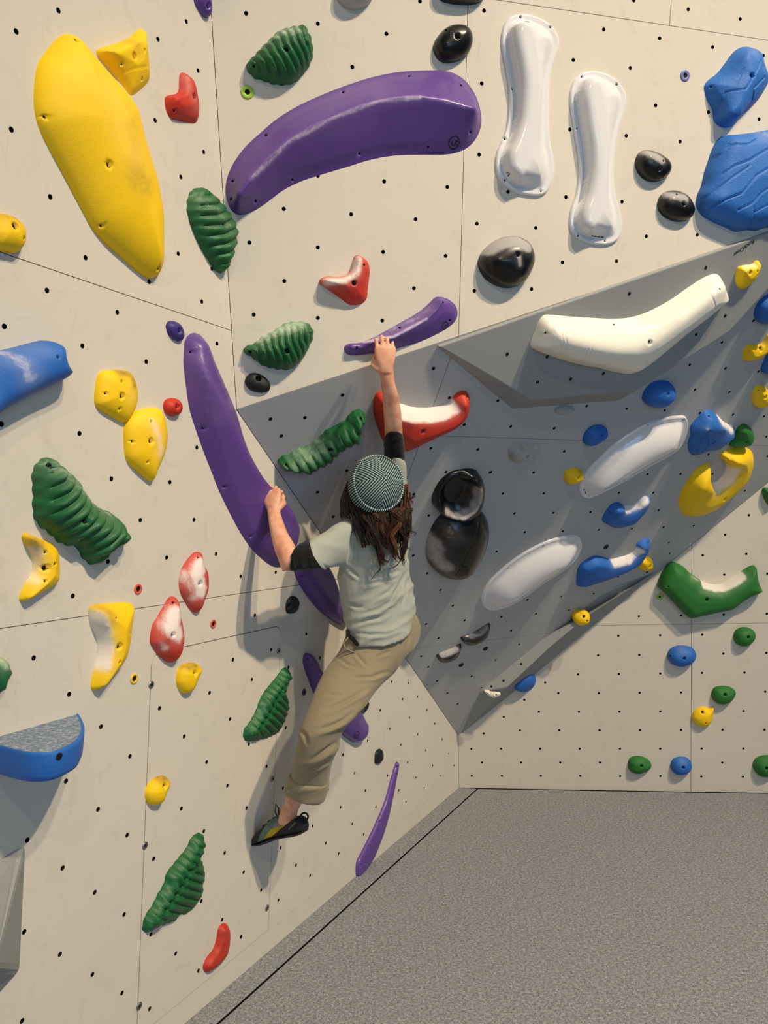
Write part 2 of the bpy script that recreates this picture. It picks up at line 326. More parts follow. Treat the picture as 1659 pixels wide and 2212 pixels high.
# grey overhang
Gp = uvs('G', [P_LRG, P_GRx, P_GBx, P_LGB]); wg = backing('wall_overhang', 'G', Gp)
gv = on('G', 'px', [(971, 779), (881, 1030)])[:, 0].mean(); gh1 = on('G', 'px', [(1047, 945), (1659, 963)])[:, 1].mean(); gh2 = on('G', 'px', [(898, 1401), (1111, 1376)])[:, 1].mean()
def lohi(poly, v):
    a, b = split(poly, (0, v), (1, v)); return (a, b) if a[:, 1].mean() < b[:, 1].mean() else (b, a)
def leri(poly, u):
    a, b = split(poly, (u, 0), (u, 1)); return (a, b) if a[:, 0].mean() < b[:, 0].mean() else (b, a)
g_lo, g_up = lohi(Gp, gh2); g_l, g_r = leri(g_up, gv); g_r1, g_r2 = lohi(g_r, gh1)
for po in (g_lo, g_l, g_r1, g_r2): panel('G', po, HU['G'], wg, 'grey_paint')
# lower right wall
P_RF0 = P_LRF
Rp = uvs('R', [P_LRF, P_RFx, P_GRx, P_LRG]); wr = backing('wall_right', 'R', Rp)
rv = on('R', 'px', [(1494, 1180), (1493, 1700)])[:, 0].mean(); rh = on('R', 'px', [(1290, 1350), (1659, 1347)])[:, 1].mean()
r_lo, r_up = lohi(Rp, rh)
for po in leri(r_lo, rv) + leri(r_up, rv): panel('R', po, HU['R'], wr, 'wall_paint')

# floor: carpeted mats
def carpet():
    t = NT('carpet'); f1 = t.noise(330, 3, .75); f2 = t.noise(95, 3, .7); tc = t.n('ShaderNodeTexCoord')
    vo = t.n('ShaderNodeTexVoronoi'); vo.inputs['Scale'].default_value = 260; t.l(tc.outputs['Object'], vo.inputs['Vector'])
    sp = t.math('ADD', t.math('MULTIPLY', f1, .62), t.math('MULTIPLY', f2, .38))
    col = t.ramp(sp, [(.36, srgb((72, 75, 83))), (.46, srgb((121, 126, 139))), (.54, srgb((149, 154, 168))), (.63, srgb((198, 204, 218)))])
    col = t.mix(.35, col, vo.outputs['Color'], 'SOFT_LIGHT')
    hs = t.n('ShaderNodeHueSaturation'); hs.inputs['Saturation'].default_value = .5; t.l(col, hs.inputs['Color'])
    t.base(hs.outputs['Color']); t.set(Roughness=1.0); t.b.inputs['Specular IOR Level'].default_value = .05; t.bump(sp, .9, .006); MAT['carpet'] = t.m
carpet()
def fhit(p): r = ray(p); return CAM + r * (-CAM[2] / r[2])
def slab(name, pts, z, t=.05, m='carpet', parent=None):
    pts = ccw(np.array([p[:2] for p in pts])); n = len(pts); bv = .003; ins = inset(pts, bv)
    v = [(a, b, z - bv) for a, b in pts] + [(a, b, z) for a, b in ins] + [(a, b, z - t) for a, b in pts]
    f = [tuple(range(n, 2 * n))] + [(i, (i + 1) % n, n + (i + 1) % n, n + i) for i in range(n)] + [(2 * n + i, 2 * n + (i + 1) % n, (i + 1) % n, i) for i in range(n)]
    return link(name, mesh(name, v, f, [m, 'gap_dark'], [0] * (1 + n) + [1] * n), parent, Matrix.Identity(4))
fb = [P_LRF + np.array([-.3, .4, 0]), P_RFx + np.array([.3, .4, 0]), np.array([3.9, -2.2, 0]), P_Ln + np.array([-.3, 0, 0])]
fl = tag(link('floor', mesh('floor', [(p[0], p[1], -.055) for p in fb] + [(p[0], p[1], -.12) for p in fb], [(3, 2, 1, 0)[::-1], (4, 5, 6, 7)[::-1]] + [(i, (i + 1) % 4, 4 + (i + 1) % 4, 4 + i) for i in range(4)], ['gap_dark']), None, Matrix.Identity(4)), kind='structure')
k1, k2 = fhit((1024, 1708)), fhit((465, 2212)); dk = unit(k2 - k1); nk2 = np.array([dk[1], -dk[0], 0.0]); nk2 = nk2 if nk2[0] > 0 else -nk2
dk_t = (PL['R'].k - PL['R'].n @ k1) / (PL['R'].n @ dk); k1 = k1 + dk * dk_t + PL['R'].n * .007
corner = P_LRF.copy(); e_r = unit(P_RFx - P_LRF)
near = k1 + dk * 4.9
main = [k1 + nk2 * .006 + e_r * .0, P_RFx + PL['R'].n * .007, np.array([3.6, -2.0, 0]), near + nk2 * .006]
g_edge = .004
slab('carpet_mat', main, 0.0, parent=fl)
slab('carpet_strip', [k1 - nk2 * .003, P_LRF + e_r * .002 - PL['L'].n * .012, P_LRF + dL * 4.9 - PL['L'].n * .012, near - nk2 * .003], 0.0, parent=fl)

# ---------------------------------------------------------------- volumes (plywood polyhedra)
def poly_volume(name, label, verts, faces, m, bevel=.006, origin=None):
    """verts in world space; faces index lists"""
    V = np.array(verts); o = V.mean(0) if origin is None else np.asarray(origin); bm = bmesh.new()
    bv = [bm.verts.new(tuple(v - o)) for v in V]
    for f in faces: bm.faces.new([bv[i] for i in f])
    bmesh.ops.recalc_face_normals(bm, faces=bm.faces)
    bmesh.ops.bevel(bm, geom=list(bm.edges), offset=bevel, segments=2, profile=.6, affect='EDGES', clamp_overlap=True)
    me = bpy.data.meshes.new(name); bm.to_mesh(me); bm.free(); me.materials.append(MAT[m])
    ob = link(name, me, None, Matrix.Translation(o)); return tag(ob, label, 'volume')
def socket_cap():
    v, f, mi = [], [], []; n = 12
    for (r, h) in ((.0062, -.001), (.0059, .0007), (.0052, .0006)):
        for i in range(n): a = 2 * math.pi * i / n; v.append((r * math.cos(a), r * math.sin(a), h))
    for k in range(2):
        for i in range(n): j = (i + 1) % n; f.append((k * n + i, k * n + j, (k + 1) * n + j, (k + 1) * n + i)); mi.append(0)
    f.append(tuple(2 * n + i for i in range(n))); mi.append(1)
    return mesh('bolt_socket_cap', v, f, ['bolt_black', 'hole_dark'], mi)
CAP = socket_cap()
def sockets_on(pl, z, pts, parent, r=None):
    for p in pts: P = hit(pl, Z(z, p)); link('bolt_socket', CAP, parent, mat4(P + pl.n * .0003, pl.ex, pl.ey, pl.n))
G = PL['G']
# big wedge hanging under the upper back wall
t1, t2 = hit(G, (948, 749), .012), hit(G, (1659, 505), .012); v1 = hit(G, (1151, 865), .06)
nV = np.cross(t2 - t1, v1 - t1); nV = nV if nV @ (CAM - v1) > 0 else -nV
PL['V'] = Plane(nV, p=t1); V_ = PL['V']
t3 = t2 + (t2 - t1) * .45
v2, v3, v4 = hit(V_, (1377, 842)), hit(V_, (1576, 716)), hit(V_, (1690, 590)); v5 = t3 + (v4 - v3) * .02 - unit(G.ey) * .05
def foot(p, d=-.004): return p + G.n * (d - (G.n @ p - G.k))
b1, b2, b3 = foot(t1), hit(G, (1104, 884), -.004), hit(G, (1336, 866), -.004)
b4, b5, b3b = foot(v4 - G.ey * .03), foot(t3), foot(v3 - G.ey * .035)
bt2 = foot(t2)
vol1 = poly_volume('climbing_volume', 'large grey plywood wedge volume carrying the long white boomerang hold', [t1, t3, v4, v3, v2, v1, b1, b5, b4, b3b, b3, b2],
    [(0, 5, 4, 3, 2, 1), (0, 6, 11, 5), (5, 11, 10, 4), (4, 10, 9, 3), (3, 9, 8, 2), (2, 8, 7, 1), (1, 7, 6, 0), (6, 7, 8, 9, 10, 11)], 'volume_paint', .004)
sockets_on(V_, 'z6', [(905, 338), (1320, 198), (241, 667), (405, 819), (457, 681), (764, 772), (586, 802), (1268, 560), (1426, 458)], vol1)
# slim wedge along the foot of the overhang
w1, w2, w3, w4 = hit(G, (1037, 1493)), hit(G, (1150, 1374)), hit(G, (1296, 1279)), hit(G, (1424, 1231))
tip = hit(G, (993, 1589)); HW = .05
e1, e2, e3 = hit(G, (1112, 1487), HW), hit(G, (1190, 1396), HW * 1.05), hit(G, (1278, 1334), HW * .8)
nW = np.cross(w3 - w1, e2 - w1); nW = nW if nW @ (CAM - w1) > 0 else -nW
PL['W'] = Plane(nW, p=(w1 + w3 + e2) / 3); W_ = PL['W']
w2, w3, e1, e3 = [x - W_.n * (W_.n @ x - W_.k) for x in (w2, w3, e1, e3)]
R_ = PL['R']
def onr(px): return hit(R_, px, .003)
q1, q2 = onr((1140, 1470)), onr((1280, 1352))
vol2 = poly_volume('climbing_volume', 'slim dark grey wedge volume along the bottom edge of the overhang', [tip, w1, w2, w3, w4, e3, e2, e1, q1, q2],
    [(1, 7, 6, 5, 4, 3, 2), (0, 7, 1), (0, 8, 6, 7), (8, 9, 5, 6), (9, 4, 5), (0, 1, 2, 3, 4, 9, 8)], 'volume_paint', .003)
sockets_on(W_, 'zA', [(1320, 292), (1456, 262), (1153, 430), (1103, 557), (945, 707), (836, 758)], vol2)
n2 = np.cross(q2 - q1, e2 - q1); n2 = n2 if n2 @ (CAM - q1) > 0 else -n2
PL['X'] = Plane(n2, p=(q1 + q2 + e2) / 3)
# faceted volume low on the left wall, cut by the frame
Lw = PL['L']; f = lambda p, h=-.004: hit(Lw, p, h)
a0, a1, a2, a3 = f((57, 1816)), f((44, 2096)), f((-130, 2290)), f((-190, 1965)); ap = f((-12, 2092), .16); ap2 = f((-150, 2120), .20); am = f((30, 2098), .075)
vol3 = poly_volume('climbing_volume', 'grey faceted plywood volume low on the left wall', [a0, a1, a2, a3, ap, ap2],
    [(0, 1, 4), (1, 2, 5, 4), (0, 4, 5, 3), (2, 3, 5), (0, 3, 2, 1)], 'volume_paint', .012)

# ---------------------------------------------------------------- climbing holds
BOLT = None
def bolt_mesh():
    v, f = [], []; n = 12
    for (r, z) in ((.0001, -.001), (.0028, -.001), (.0031, .0015), (.0058, .0015), (.0062, .001), (.0062, -.006)):
        for i in range(n): a = 2 * math.pi * i / n; v.append((r * math.cos(a), r * math.sin(a), z))
    for k in range(5):
        for i in range(n): j = (i + 1) % n; f.append((k * n + i, (k + 1) * n + i, (k + 1) * n + j, k * n + j))
    return mesh('bolt', v, f, ['bolt_dark'], None, True)
BOLT = bolt_mesh()
def height_fn(out, H, prof, edge, ridge, ribs, scoop, power, soft, bulge):
    """height above the wall for points inside the outline (all plane coordinates)"""
    def fn(P, d, R):
        if prof == 'flat':
            t = np.clip(d / edge, 0, 1); h = H * (1 - (1 - t) ** 2.4) ** (1 / 2.4) * (1 - bulge + bulge * np.sqrt(np.clip(d / R, 0, 1)))
        elif prof == 'ridge':
            dr = np.sqrt(seg_dist(P, ridge, False) ** 2 + soft ** 2) - soft * .6
            t = d / np.maximum(d + dr, 1e-9); h = H * t ** power * np.clip(d / (.25 * R), 0, 1) ** .4
        elif prof == 'flange':
            t = np.clip(d / (edge * .3), 0, 1); h = .010 * np.sqrt(1 - (1 - t) ** 2) - .004 * np.clip((d - edge * .45) / (edge * .5), 0, 1)
            u = np.clip((d - edge) / (R - edge), 0, 1)
            if ridge is not None:
                dr = seg_dist(P, ridge, False); dd = np.maximum(d - edge, 0); u = dd / np.maximum(dd + np.maximum(dr - soft, 0), 1e-9); u = np.clip(u, 0, 1) * np.clip(dd / (.5 * (R - edge)), 0, 1) ** .5
            h = h + (H - .006) * (1 - (1 - u) ** 2.0) ** (power * 1.24)
        else:
            t = np.clip(d / R, 0, 1); h = H * (1 - (1 - t) ** 2) ** power
        if ribs is not None:
            a, b, n, amp, curve = ribs; ax = b - a; L = np.linalg.norm(ax); ax = ax / L; q = P - a; s = q @ ax; w = q @ np.array([-ax[1], ax[0]])
            ph = (s + curve * np.abs(w)) / L * n
            h = h + amp * (np.abs(np.sin(np.pi * ph)) ** .8 - .55) * np.clip(d / (.22 * R), 0, 1)
        if scoop is not None:
            for (c, rx, ry, ang, dep, floor) in scoop:
                q = P - c; ca, sa = math.cos(ang), math.sin(ang); x = (q[:, 0] * ca + q[:, 1] * sa) / rx; y = (-q[:, 0] * sa + q[:, 1] * ca) / ry
                r2 = x * x + y * y; h = np.maximum(h - dep * np.clip(1 - r2, 0, 1) ** .6 * np.clip((d - .002) / .009, 0, 1), np.minimum(h, floor))
        return np.maximum(h, 0)
    return fn
HOLDS = {}
def hold(w, z, pts, label, m, H=.05, prof='dome', edge=.02, ridge=None, ribs=None, scoop=None, power=.5, soft=.006, bulge=.3, bolts=(), screws=(), chalk=(), grime=(), wavy=None, res=1400, fix=1.0, group=None, name='climbing_hold', cat='climbing hold', creases=()):
    pl = PL[w]; raw = ccw(on(w, z, pts)); c0 = raw.mean(0)
    per = np.linalg.norm(np.roll(raw, -1, 0) - raw, axis=1).sum(); n = int(np.clip(per / .006, 48, 190))
    out = smooth_closed(raw, n); out = ccw(out)
    if wavy: # scalloped rim
        nn = normals2(out); s = np.cumsum(np.linalg.norm(np.roll(out, -1, 0) - out, axis=1)); out = out + nn * (wavy[0] * np.abs(np.sin(np.pi * s / wavy[1])))[:, None] - nn * wavy[0] * .5
    rdg = None if ridge is None else on(w, z, ridge, H * .92)
    rb = None if ribs is None else (on(w, z, [ribs[0]])[0], on(w, z, [ribs[1]])[0], ribs[2], ribs[3], ribs[4] if len(ribs) > 4 else 0)
    sc = None
    if scoop:
        sc = []
        for (c, px_, py_, dep, flo) in scoop:
            cu, a_, b_ = on(w, z, [c, px_, py_], H * .9); sc.append((cu, np.linalg.norm(a_ - cu), np.linalg.norm(b_ - cu), math.atan2(*(a_ - cu)[::-1]), dep, flo))
    cl = pl.uvh(CAM)
    gx = np.arange(raw[:, 0].min(), raw[:, 0].max(), .01)
    def inradius(o):
        sp = math.sqrt(max(1e-8, area2(o)) / 500); X, Y = np.meshgrid(np.arange(o[:, 0].min(), o[:, 0].max(), sp), np.arange(o[:, 1].min(), o[:, 1].max(), sp)); P = np.stack([X.ravel(), Y.ravel()], 1)
        P = P[inside(P, o)]; return seg_dist(P, o).max() if len(P) else .01
    R = inradius(out); fn = height_fn(out, H, prof, min(edge, R * .95), rdg, rb, sc, power, soft, bulge)
    if fix: # pull the rim in where the bulge would lean over it as seen from the room
        nn = normals2(out); ex = np.zeros(len(out)); steps = np.concatenate([np.linspace(0, R * .3, 10)[1:], np.linspace(R * .3, R * 1.3, 14)])
        for dd in steps:
            q = out - nn * dd; ok = inside(q, out); h = fn(q, np.where(ok, seg_dist(q, out), 0), R); h[~ok] = 0
            vv = cl[None, :2] - q; k = -(vv * nn).sum(1) / (cl[2] - h); ex = np.maximum(ex, k * h - dd)
        kw = max(4, len(out) // 16); ex = np.convolve(np.concatenate([ex[-kw:], ex, ex[:kw]]), np.ones(2 * kw + 1) / (2 * kw + 1), 'valid'); ex = np.minimum(ex, R * .7) * fix
        o2 = out - nn * ex[:, None]
        if inside(o2, out).mean() > .2 or True: out = ccw(o2)
        R = inradius(out); fn = height_fn(out, H, prof, min(edge, R * .95), rdg, rb, sc, power, soft, bulge)
    def seen(b):   # wall-plane position of the surface point seen at a picture point
        hs = np.linspace(H * 1.25, 0, 40); r_ = ray(Z(z, b)); den = pl.n @ r_; c = np.array([(lambda P_: pl.uv(P_))(CAM + r_ * ((pl.k + h_ - pl.n @ CAM) / den)) for h_ in hs])
        ok = inside(c, out); g = np.where(ok, fn(c, seg_dist(c, out), R), -1); i_ = np.nonzero(g >= hs - 1e-6)[0]
        return c[i_[0]] if len(i_) else c[-1]
    # points
    nn = normals2(out); P = [out]; nb = len(out)
    for off in (.03, .09, .18):
        q = out - nn * (R * off); d = seg_dist(q, out); ok = inside(q, out) & (d > R * off * .8); P.append(q[ok])
    sp = math.sqrt(area2(out) / res); X, Y = np.meshgrid(np.arange(out[:, 0].min(), out[:, 0].max(), sp), np.arange(out[:, 1].min(), out[:, 1].max(), sp * .87))
    X = X + (np.arange(X.shape[0]) % 2)[:, None] * sp * .5; q = np.stack([X.ravel(), Y.ravel()], 1); q = q[inside(q, out)]; q = q[seg_dist(q, out) > R * .24]
    if rdg is not None and prof == 'ridge': # sharp crest vertices
        rs = np.concatenate([np.linspace(rdg[i], rdg[i + 1], max(2, int(np.linalg.norm(rdg[i + 1] - rdg[i]) / sp)), endpoint=False) for i in range(len(rdg) - 1)]); rs = rs[inside(rs, out)]
        if len(rs): rs = rs[seg_dist(rs, out) > R * .1]; q = q[seg_dist(q, rdg, False) > sp * .55]; P.append(rs)
    CR_L = [(np.array([seen(b) for b in cp]), rad * .6, dep) for cp, rad, dep in creases]
    for ln, rad, dep in CR_L:
        step = max(.003, sp * .5); rs = np.concatenate([np.linspace(ln[i], ln[i + 1], max(2, int(np.linalg.norm(ln[i + 1] - ln[i]) / step)), endpoint=False) for i in range(len(ln) - 1)] + [ln[-1:]])
        tn = np.gradient(rs, axis=0); tn /= np.maximum(np.linalg.norm(tn, axis=1, keepdims=True), 1e-9); no = np.stack([-tn[:, 1], tn[:, 0]], 1)
        q = q[seg_dist(q, ln, False) > rad * 1.25]; P = [x if i_ == 0 else x[seg_dist(x, ln, False) > rad * 1.25] if len(x) else x for i_, x in enumerate(P)]
        for k_ in (0, -1, 1):
            e_ = rs + no * rad * k_; e_ = e_[inside(e_, out)]; 
            if len(e_): e_ = e_[seg_dist(e_, out) > R * .05]; P.append(e_)
    # bolt and screw holes: on-surface positions follow the line of sight, so shift them back to the wall plane
    HL = []
    for kind, lst in (('b', bolts), ('s', screws)):
        for b in lst:
            c = seen(b)
            if inside(c[None], out)[0] and seg_dist(c[None], out)[0] > .006: HL.append((c, .0085 if kind == 'b' else .0042, kind))
    for c, r, k in HL:
        P = [x if i == 0 else x[np.linalg.norm(x - c, axis=1) > r * 1.5] for i, x in enumerate(P)]; q = q[np.linalg.norm(q - c, axis=1) > r * 1.5]
    P.append(q); V2 = np.concatenate(P); base_n = len(V2); loops = [list(range(nb))]
    for c, r, k in HL:
        i = len(V2); V2 = np.concatenate([V2, circle(c, r, 14)]); loops.append(list(range(i, i + 14))); i = len(V2); V2 = np.concatenate([V2, circle(c, r * .93, 14)]); loops.append(list(range(i, i + 14)))
    rr = delaunay_2d_cdt([Vector((float(a), float(b))) for a, b in V2], [], loops, 0, 1e-7, True)
    vv = np.array([(a.x, a.y) for a in rr[0]]); d = seg_dist(vv, out); hh = fn(vv, d, R); isb = np.zeros(len(vv), bool)
    for i, og in enumerate(rr[3]):
        if any(k < nb for k in og): isb[i] = True
    hh[isb] = 0.0
    for ln, rad, dep in CR_L:   # incised line
        dd = seg_dist(vv, ln, False); hh = hh - dep * np.clip(1 - dd / rad, 0, 1) * (~isb)
    midx = []; tri = []
    for t, og in zip(rr[2], rr[5]):
        if 0 not in og: continue
        tri.append(tuple(t)); midx.append(1 if any(k > 0 and k % 2 == 0 for k in og) else 0)
    deep = {}
    for c, r, k in HL:
        dd = np.linalg.norm(vv - c, axis=1); hc = fn(c[None], seg_dist(c[None], out), R)[0]; mk = dd < r * .96
        hh[mk] = np.maximum(hc - (.014 if k == 'b' else .006), .001); deep[id(c)] = hh[mk].min() if mk.any() else 0
    cen = out.mean(0); n0 = len(vv); verts = [(a - cen[0], b - cen[1], h) for (a, b), h in zip(vv, hh)]
    bi = {}
    for i in np.nonzero(isb)[0]: bi[i] = len(verts); verts.append((vv[i][0] - cen[0], vv[i][1] - cen[1], -.0015))
    E = {}
    for t in tri:
        for i in range(3):
            a, b = t[i], t[(i + 1) % 3]
            if (b, a) in E: del E[(b, a)]
            else: E[(a, b)] = 1
    for a, b in E:
        if a in bi and b in bi: tri.append((b, a, bi[a], bi[b])); midx.append(0)
    me = mesh(name, verts, tri, [m, 'hole_dark'], midx, True)
    for an, lst in (('chalk', chalk), ('grime', grime)):
        at = me.attributes.new(an, 'FLOAT', 'POINT'); val = np.zeros(len(verts))
        for (cp, rad, st) in lst:
            cp = cp if isinstance(cp[0], (tuple, list)) else [cp, cp]
            ln = np.array([seen(b) for b in cp]); pp = np.array([(v[0], v[1]) for v in verts]) + cen; dd = seg_dist(pp, ln, False)
            val = np.maximum(val, st * np.exp(-(dd / rad) ** 2))
        at.data.foreach_set('value', val)
    M = mat4(pl.pt(*cen), pl.ex, pl.ey, pl.n); ob = link(name, me, None, M); tag(ob, label, cat, group)
    for c, r, k in HL:
        if k == 'b':
            hc = max(fn(c[None], seg_dist(c[None], out), R)[0] - .012, .003); link('bolt', BOLT, ob, mat4(pl.pt(c[0], c[1], hc), pl.ex, pl.ey, pl.n))
    HOLDS[label] = (ob, fn, out, R, w, z); return ob
def surf_h(label, px):
    """point on the hold surface seen at a pixel"""
    ob, fn, out, R, w, z = HOLDS[label]; pl = PL[w]
    hs = np.linspace(.14, 0, 120); c = np.array([pl.uv(hit(pl, px, h)) for h in hs]); ok = inside(c, out); g = np.where(ok, fn(c, seg_dist(c, out), R), -1); i = np.nonzero(g >= hs)[0]
    return (pl, c[i[0]], g[i[0]]) if len(i) else (pl, c[-1], 0.0)
def decal(label, strokes, wid, m, name, z=None):
    """printed strokes laid on the hold: polylines in crop coordinates become thin raised ribbons"""
    ob, fn, out, R, w, zz = HOLDS[label]; z = z or zz; pl = PL[w]; cen = out.mean(0); v, f = [], []
    for st in strokes:
        pts = []
        for p in st: _, c, h = surf_h(label, Z(z, p)); pts.append(c)
        pts = np.array(pts); d = np.gradient(pts, axis=0); d /= np.maximum(np.linalg.norm(d, axis=1, keepdims=True), 1e-9); nn = np.stack([-d[:, 1], d[:, 0]], 1); i0 = len(v)
        for a, b in zip(pts, nn):
            for s in (-1, 1):
                c = a + b * s * wid / 2; h = fn(c[None], seg_dist(c[None], out), R)[0]; v.append((c[0] - cen[0], c[1] - cen[1], h + .0007))
        for i in range(len(pts) - 1): f.append((i0 + 2 * i, i0 + 2 * i + 2, i0 + 2 * i + 3, i0 + 2 * i + 1))
    return link(name, mesh(name, v, f, [m]), ob, PW[ob.name])
def arc(c, rx, ry, a0, a1, n=20, rot=0): return [(c[0] + rx * math.cos(t) * math.cos(rot) - ry * math.sin(t) * math.sin(rot), c[1] + rx * math.cos(t) * math.sin(rot) + ry * math.sin(t) * math.cos(rot)) for t in np.linspace(math.radians(a0), math.radians(a1), n)]

# --- left wall
hold('L', 'z1', [(415, 205), (455, 212), (495, 240), (560, 310), (640, 400), (740, 510), (830, 610), (880, 700), (910, 800), (935, 900), (975, 1030), (1010, 1150), (1035, 1280), (1050, 1400), (1048, 1550), (1040, 1680), (1020, 1750), (985, 1787), (940, 1785), (870, 1735), (760, 1640), (650, 1540), (580, 1450), (520, 1340), (440, 1190), (370, 1060), (300, 930), (240, 800), (218, 700), (215, 600), (225, 480), (245, 400), (300, 320), (360, 245)],
     'huge smooth yellow sloper hold shaped like a leaning leaf', 'yellow', .075, power=.62, bolts=[(697, 1054)], screws=[(488, 260), (290, 747), (650, 1442), (1015, 1718)], chalk=[([(700, 600), (800, 850), (860, 960)], .05, .28)], grime=[((900, 1150), .045, .5), ([(830, 700), (880, 1000)], .03, .15)], res=2600)
hold('L', 'z1', [(612, 325), (640, 308), (760, 270), (840, 230), (880, 190), (910, 183), (935, 210), (940, 300), (955, 400), (957, 500), (930, 545), (840, 612), (828, 605), (760, 520), (650, 390), (618, 350)],
     'yellow hold with a curled top lip, tucked against the huge yellow sloper', 'yellow', .05, 'ridge', ridge=[(640, 335), (760, 330), (850, 290), (905, 210)], soft=.015, power=.7, bolts=[(861, 360)], screws=[(781, 406), (907, 506), (928, 320)], grime=[((880, 300), .02, .4)], creases=[([(740, 480), (860, 440), (950, 425)], .006, .002)])
hold('L', 'z1', [(1165, 465), (1200, 475), (1235, 510), (1255, 560), (1270, 640), (1275, 700), (1265, 770), (1250, 787), (1200, 785), (1130, 770), (1090, 755), (1065, 715), (1053, 655), (1055, 625), (1085, 608), (1125, 600), (1142, 578), (1145, 510), (1150, 475)],
     'red two-horned hold beside the wall corner, above the green shell hold', 'red', 0.042, 'ridge', ridge=[(1175, 500), (1195, 560), (1160, 620), (1085, 635)], soft=.012, power=.6, bolts=[(1245, 618)], screws=[(1118, 706)], chalk=[([(1190, 500), (1215, 580), (1250, 680)], .018, .4)])
hold('L', 'z1', [(-60, 1370), (0, 1365), (60, 1375), (120, 1410), (155, 1460), (165, 1510), (150, 1570), (115, 1610), (80, 1625), (30, 1615), (-60, 1590), (-110, 1480)],
     'rounded yellow hold just above the upper panel seam of the left wall', 'yellow', 0.040, bolts=[(100, 1448)], screws=[(155, 1523)], grime=[([(0, 1375), (100, 1400)], .02, .5)])
hold('L', 'z1', [(1285, 1198), (1330, 1220), (1380, 1260), (1425, 1310), (1470, 1370), (1505, 1430), (1518, 1500), (1510, 1570), (1490, 1640), (1460, 1700), (1430, 1745), (1410, 1752), (1380, 1735), (1340, 1680), (1290, 1600), (1250, 1520), (1215, 1430), (1195, 1340), (1200, 1270), (1220, 1225), (1250, 1205)],
     'green ribbed leaf-shaped hold on the left wall touching the wall corner', 'green', .055, power=.6, ribs=((1270, 1200), (1400, 1750), 9, .012, .1), wavy=(.004, .026), bolts=[(1441, 1440)], chalk=[([(1270, 1270), (1380, 1330), (1480, 1460)], .03, .45)], res=3000)
hold('L', 'z1', [(1225, -260), (1235, -40), (1240, 10), (1265, 60), (1295, 105), (1320, 118), (1340, 110), (1350, 60), (1350, -40), (1340, -260)], 'lower tip of a purple hold hanging in the wall corner at the top', 'purple', .03, bolts=[(1340, 33)])
hold('L', 'z4', [(1060, 310), (1075, 280), (1110, 277), (1150, 295), (1172, 330), (1178, 370), (1165, 400), (1140, 408), (1105, 395), (1075, 360)], 'small indigo button hold at the top of the long purple hold', 'indigo', .02, bolts=[(1152, 338)], res=500)
PURPLE_LONG = 'long curved purple hold gripped by the climber\'s left hand'
hold('L', 'px', [(397, 760), (399, 735), (412, 719), (428, 719), (441, 730), (460, 775), (487, 835), (509, 888), (523, 940), (538, 982), (556, 1018), (580, 1046), (601, 1071), (623, 1095), (638, 1116), (645, 1138), (644, 1160), (640, 1178), (634, 1200), (622, 1220), (604, 1226), (589, 1224), (567, 1209), (541, 1183), (518, 1149), (496, 1108), (474, 1063), (455, 1015), (440, 977), (424, 932), (409, 883), (401, 830), (396, 782)],
     PURPLE_LONG, 'purple', .075, 'ridge', ridge=[(428, 750), (452, 815), (486, 890), (512, 950), (538, 998), (571, 1045), (616, 1093), (634, 1115)], soft=.012, power=.62, screws=[(411, 761), (441, 730), (437, 925), (486, 1051), (540, 1158), (632, 1108)], chalk=[([(415, 770), (440, 850), (470, 900)], .03, .22)], res=2600)
hold('L', 'z4', [(-200, 505), (0, 465), (310, 392), (345, 398), (372, 425), (410, 500), (456, 588), (459, 612), (430, 640), (330, 690), (200, 750), (0, 865), (-200, 990)], 'pale blue blocky hold with a chalked flat face on the left wall', 'blue', .075, 'flat', edge=.05, bulge=.05, screws=[(372, 508)], chalk=[([(20, 480), (160, 560), (200, 620)], .035, .5), ([(100, 470), (280, 450)], .02, .3)])
hold('L', 'z4', [(630, 610), (660, 595), (800, 590), (830, 605), (865, 660), (882, 730), (878, 800), (850, 870), (800, 925), (780, 928), (700, 885), (640, 850), (605, 810), (602, 750), (612, 670)], 'yellow five-sided hold, upper one of a touching pair', 'yellow', 0.035, 'flat', edge=.05, bulge=.35, bolts=[(783, 756)], screws=[(781, 664), (678, 740), (768, 838)], grime=[([(760, 605), (830, 610), (862, 680)], .014, .7)], chalk=[((850, 760), .025, .35)])
hold('L', 'z4', [(870, 850), (950, 832), (1010, 830), (1035, 860), (1060, 920), (1073, 990), (1070, 1060), (1050, 1140), (1010, 1230), (970, 1305), (955, 1310), (900, 1265), (830, 1200), (800, 1150), (790, 1060), (790, 960), (810, 900)], 'yellow shield-shaped hold, lower pointed one of a touching pair', 'yellow', 0.038, 'flat', edge=.05, bulge=.35, bolts=[(967, 1046)], screws=[(969, 920), (849, 1046), (947, 1178)], chalk=[([(980, 940), (1020, 1020), (1030, 1120)], .025, .55)])
hold('L', 'z4', [(1042, 828), (1050, 790), (1085, 770), (1130, 773), (1160, 805), (1165, 840), (1145, 875), (1105, 888), (1060, 870)], 'small round red button hold between the yellow pair and the long purple hold', 'red', .025, bolts=[(1138, 825)], res=500)
hold('L', 'z4', [(285, 1142), (330, 1165), (390, 1205), (440, 1240), (480, 1280), (520, 1350), (580, 1430), (640, 1470), (690, 1490), (740, 1530), (780, 1580), (815, 1620), (825, 1650), (815, 1690), (780, 1730), (730, 1755), (690, 1770), (660, 1790), (640, 1830), (600, 1845), (565, 1840), (545, 1810), (510, 1770), (495, 1730), (470, 1715), (420, 1710), (370, 1690), (320, 1640), (255, 1590), (225, 1550), (210, 1490), (210, 1380), (205, 1270), (212, 1220), (245, 1180)],
     'largest green ribbed hold, bent like a bean pod on the left wall', 'green', .07, power=.6, ribs=((270, 1150), (720, 1720), 12, .014, .15), wavy=(.005, .03), bolts=[(552, 1560), (335, 1208)], chalk=[([(330, 1200), (450, 1270), (560, 1400), (700, 1520)], .035, .5)], res=4500)
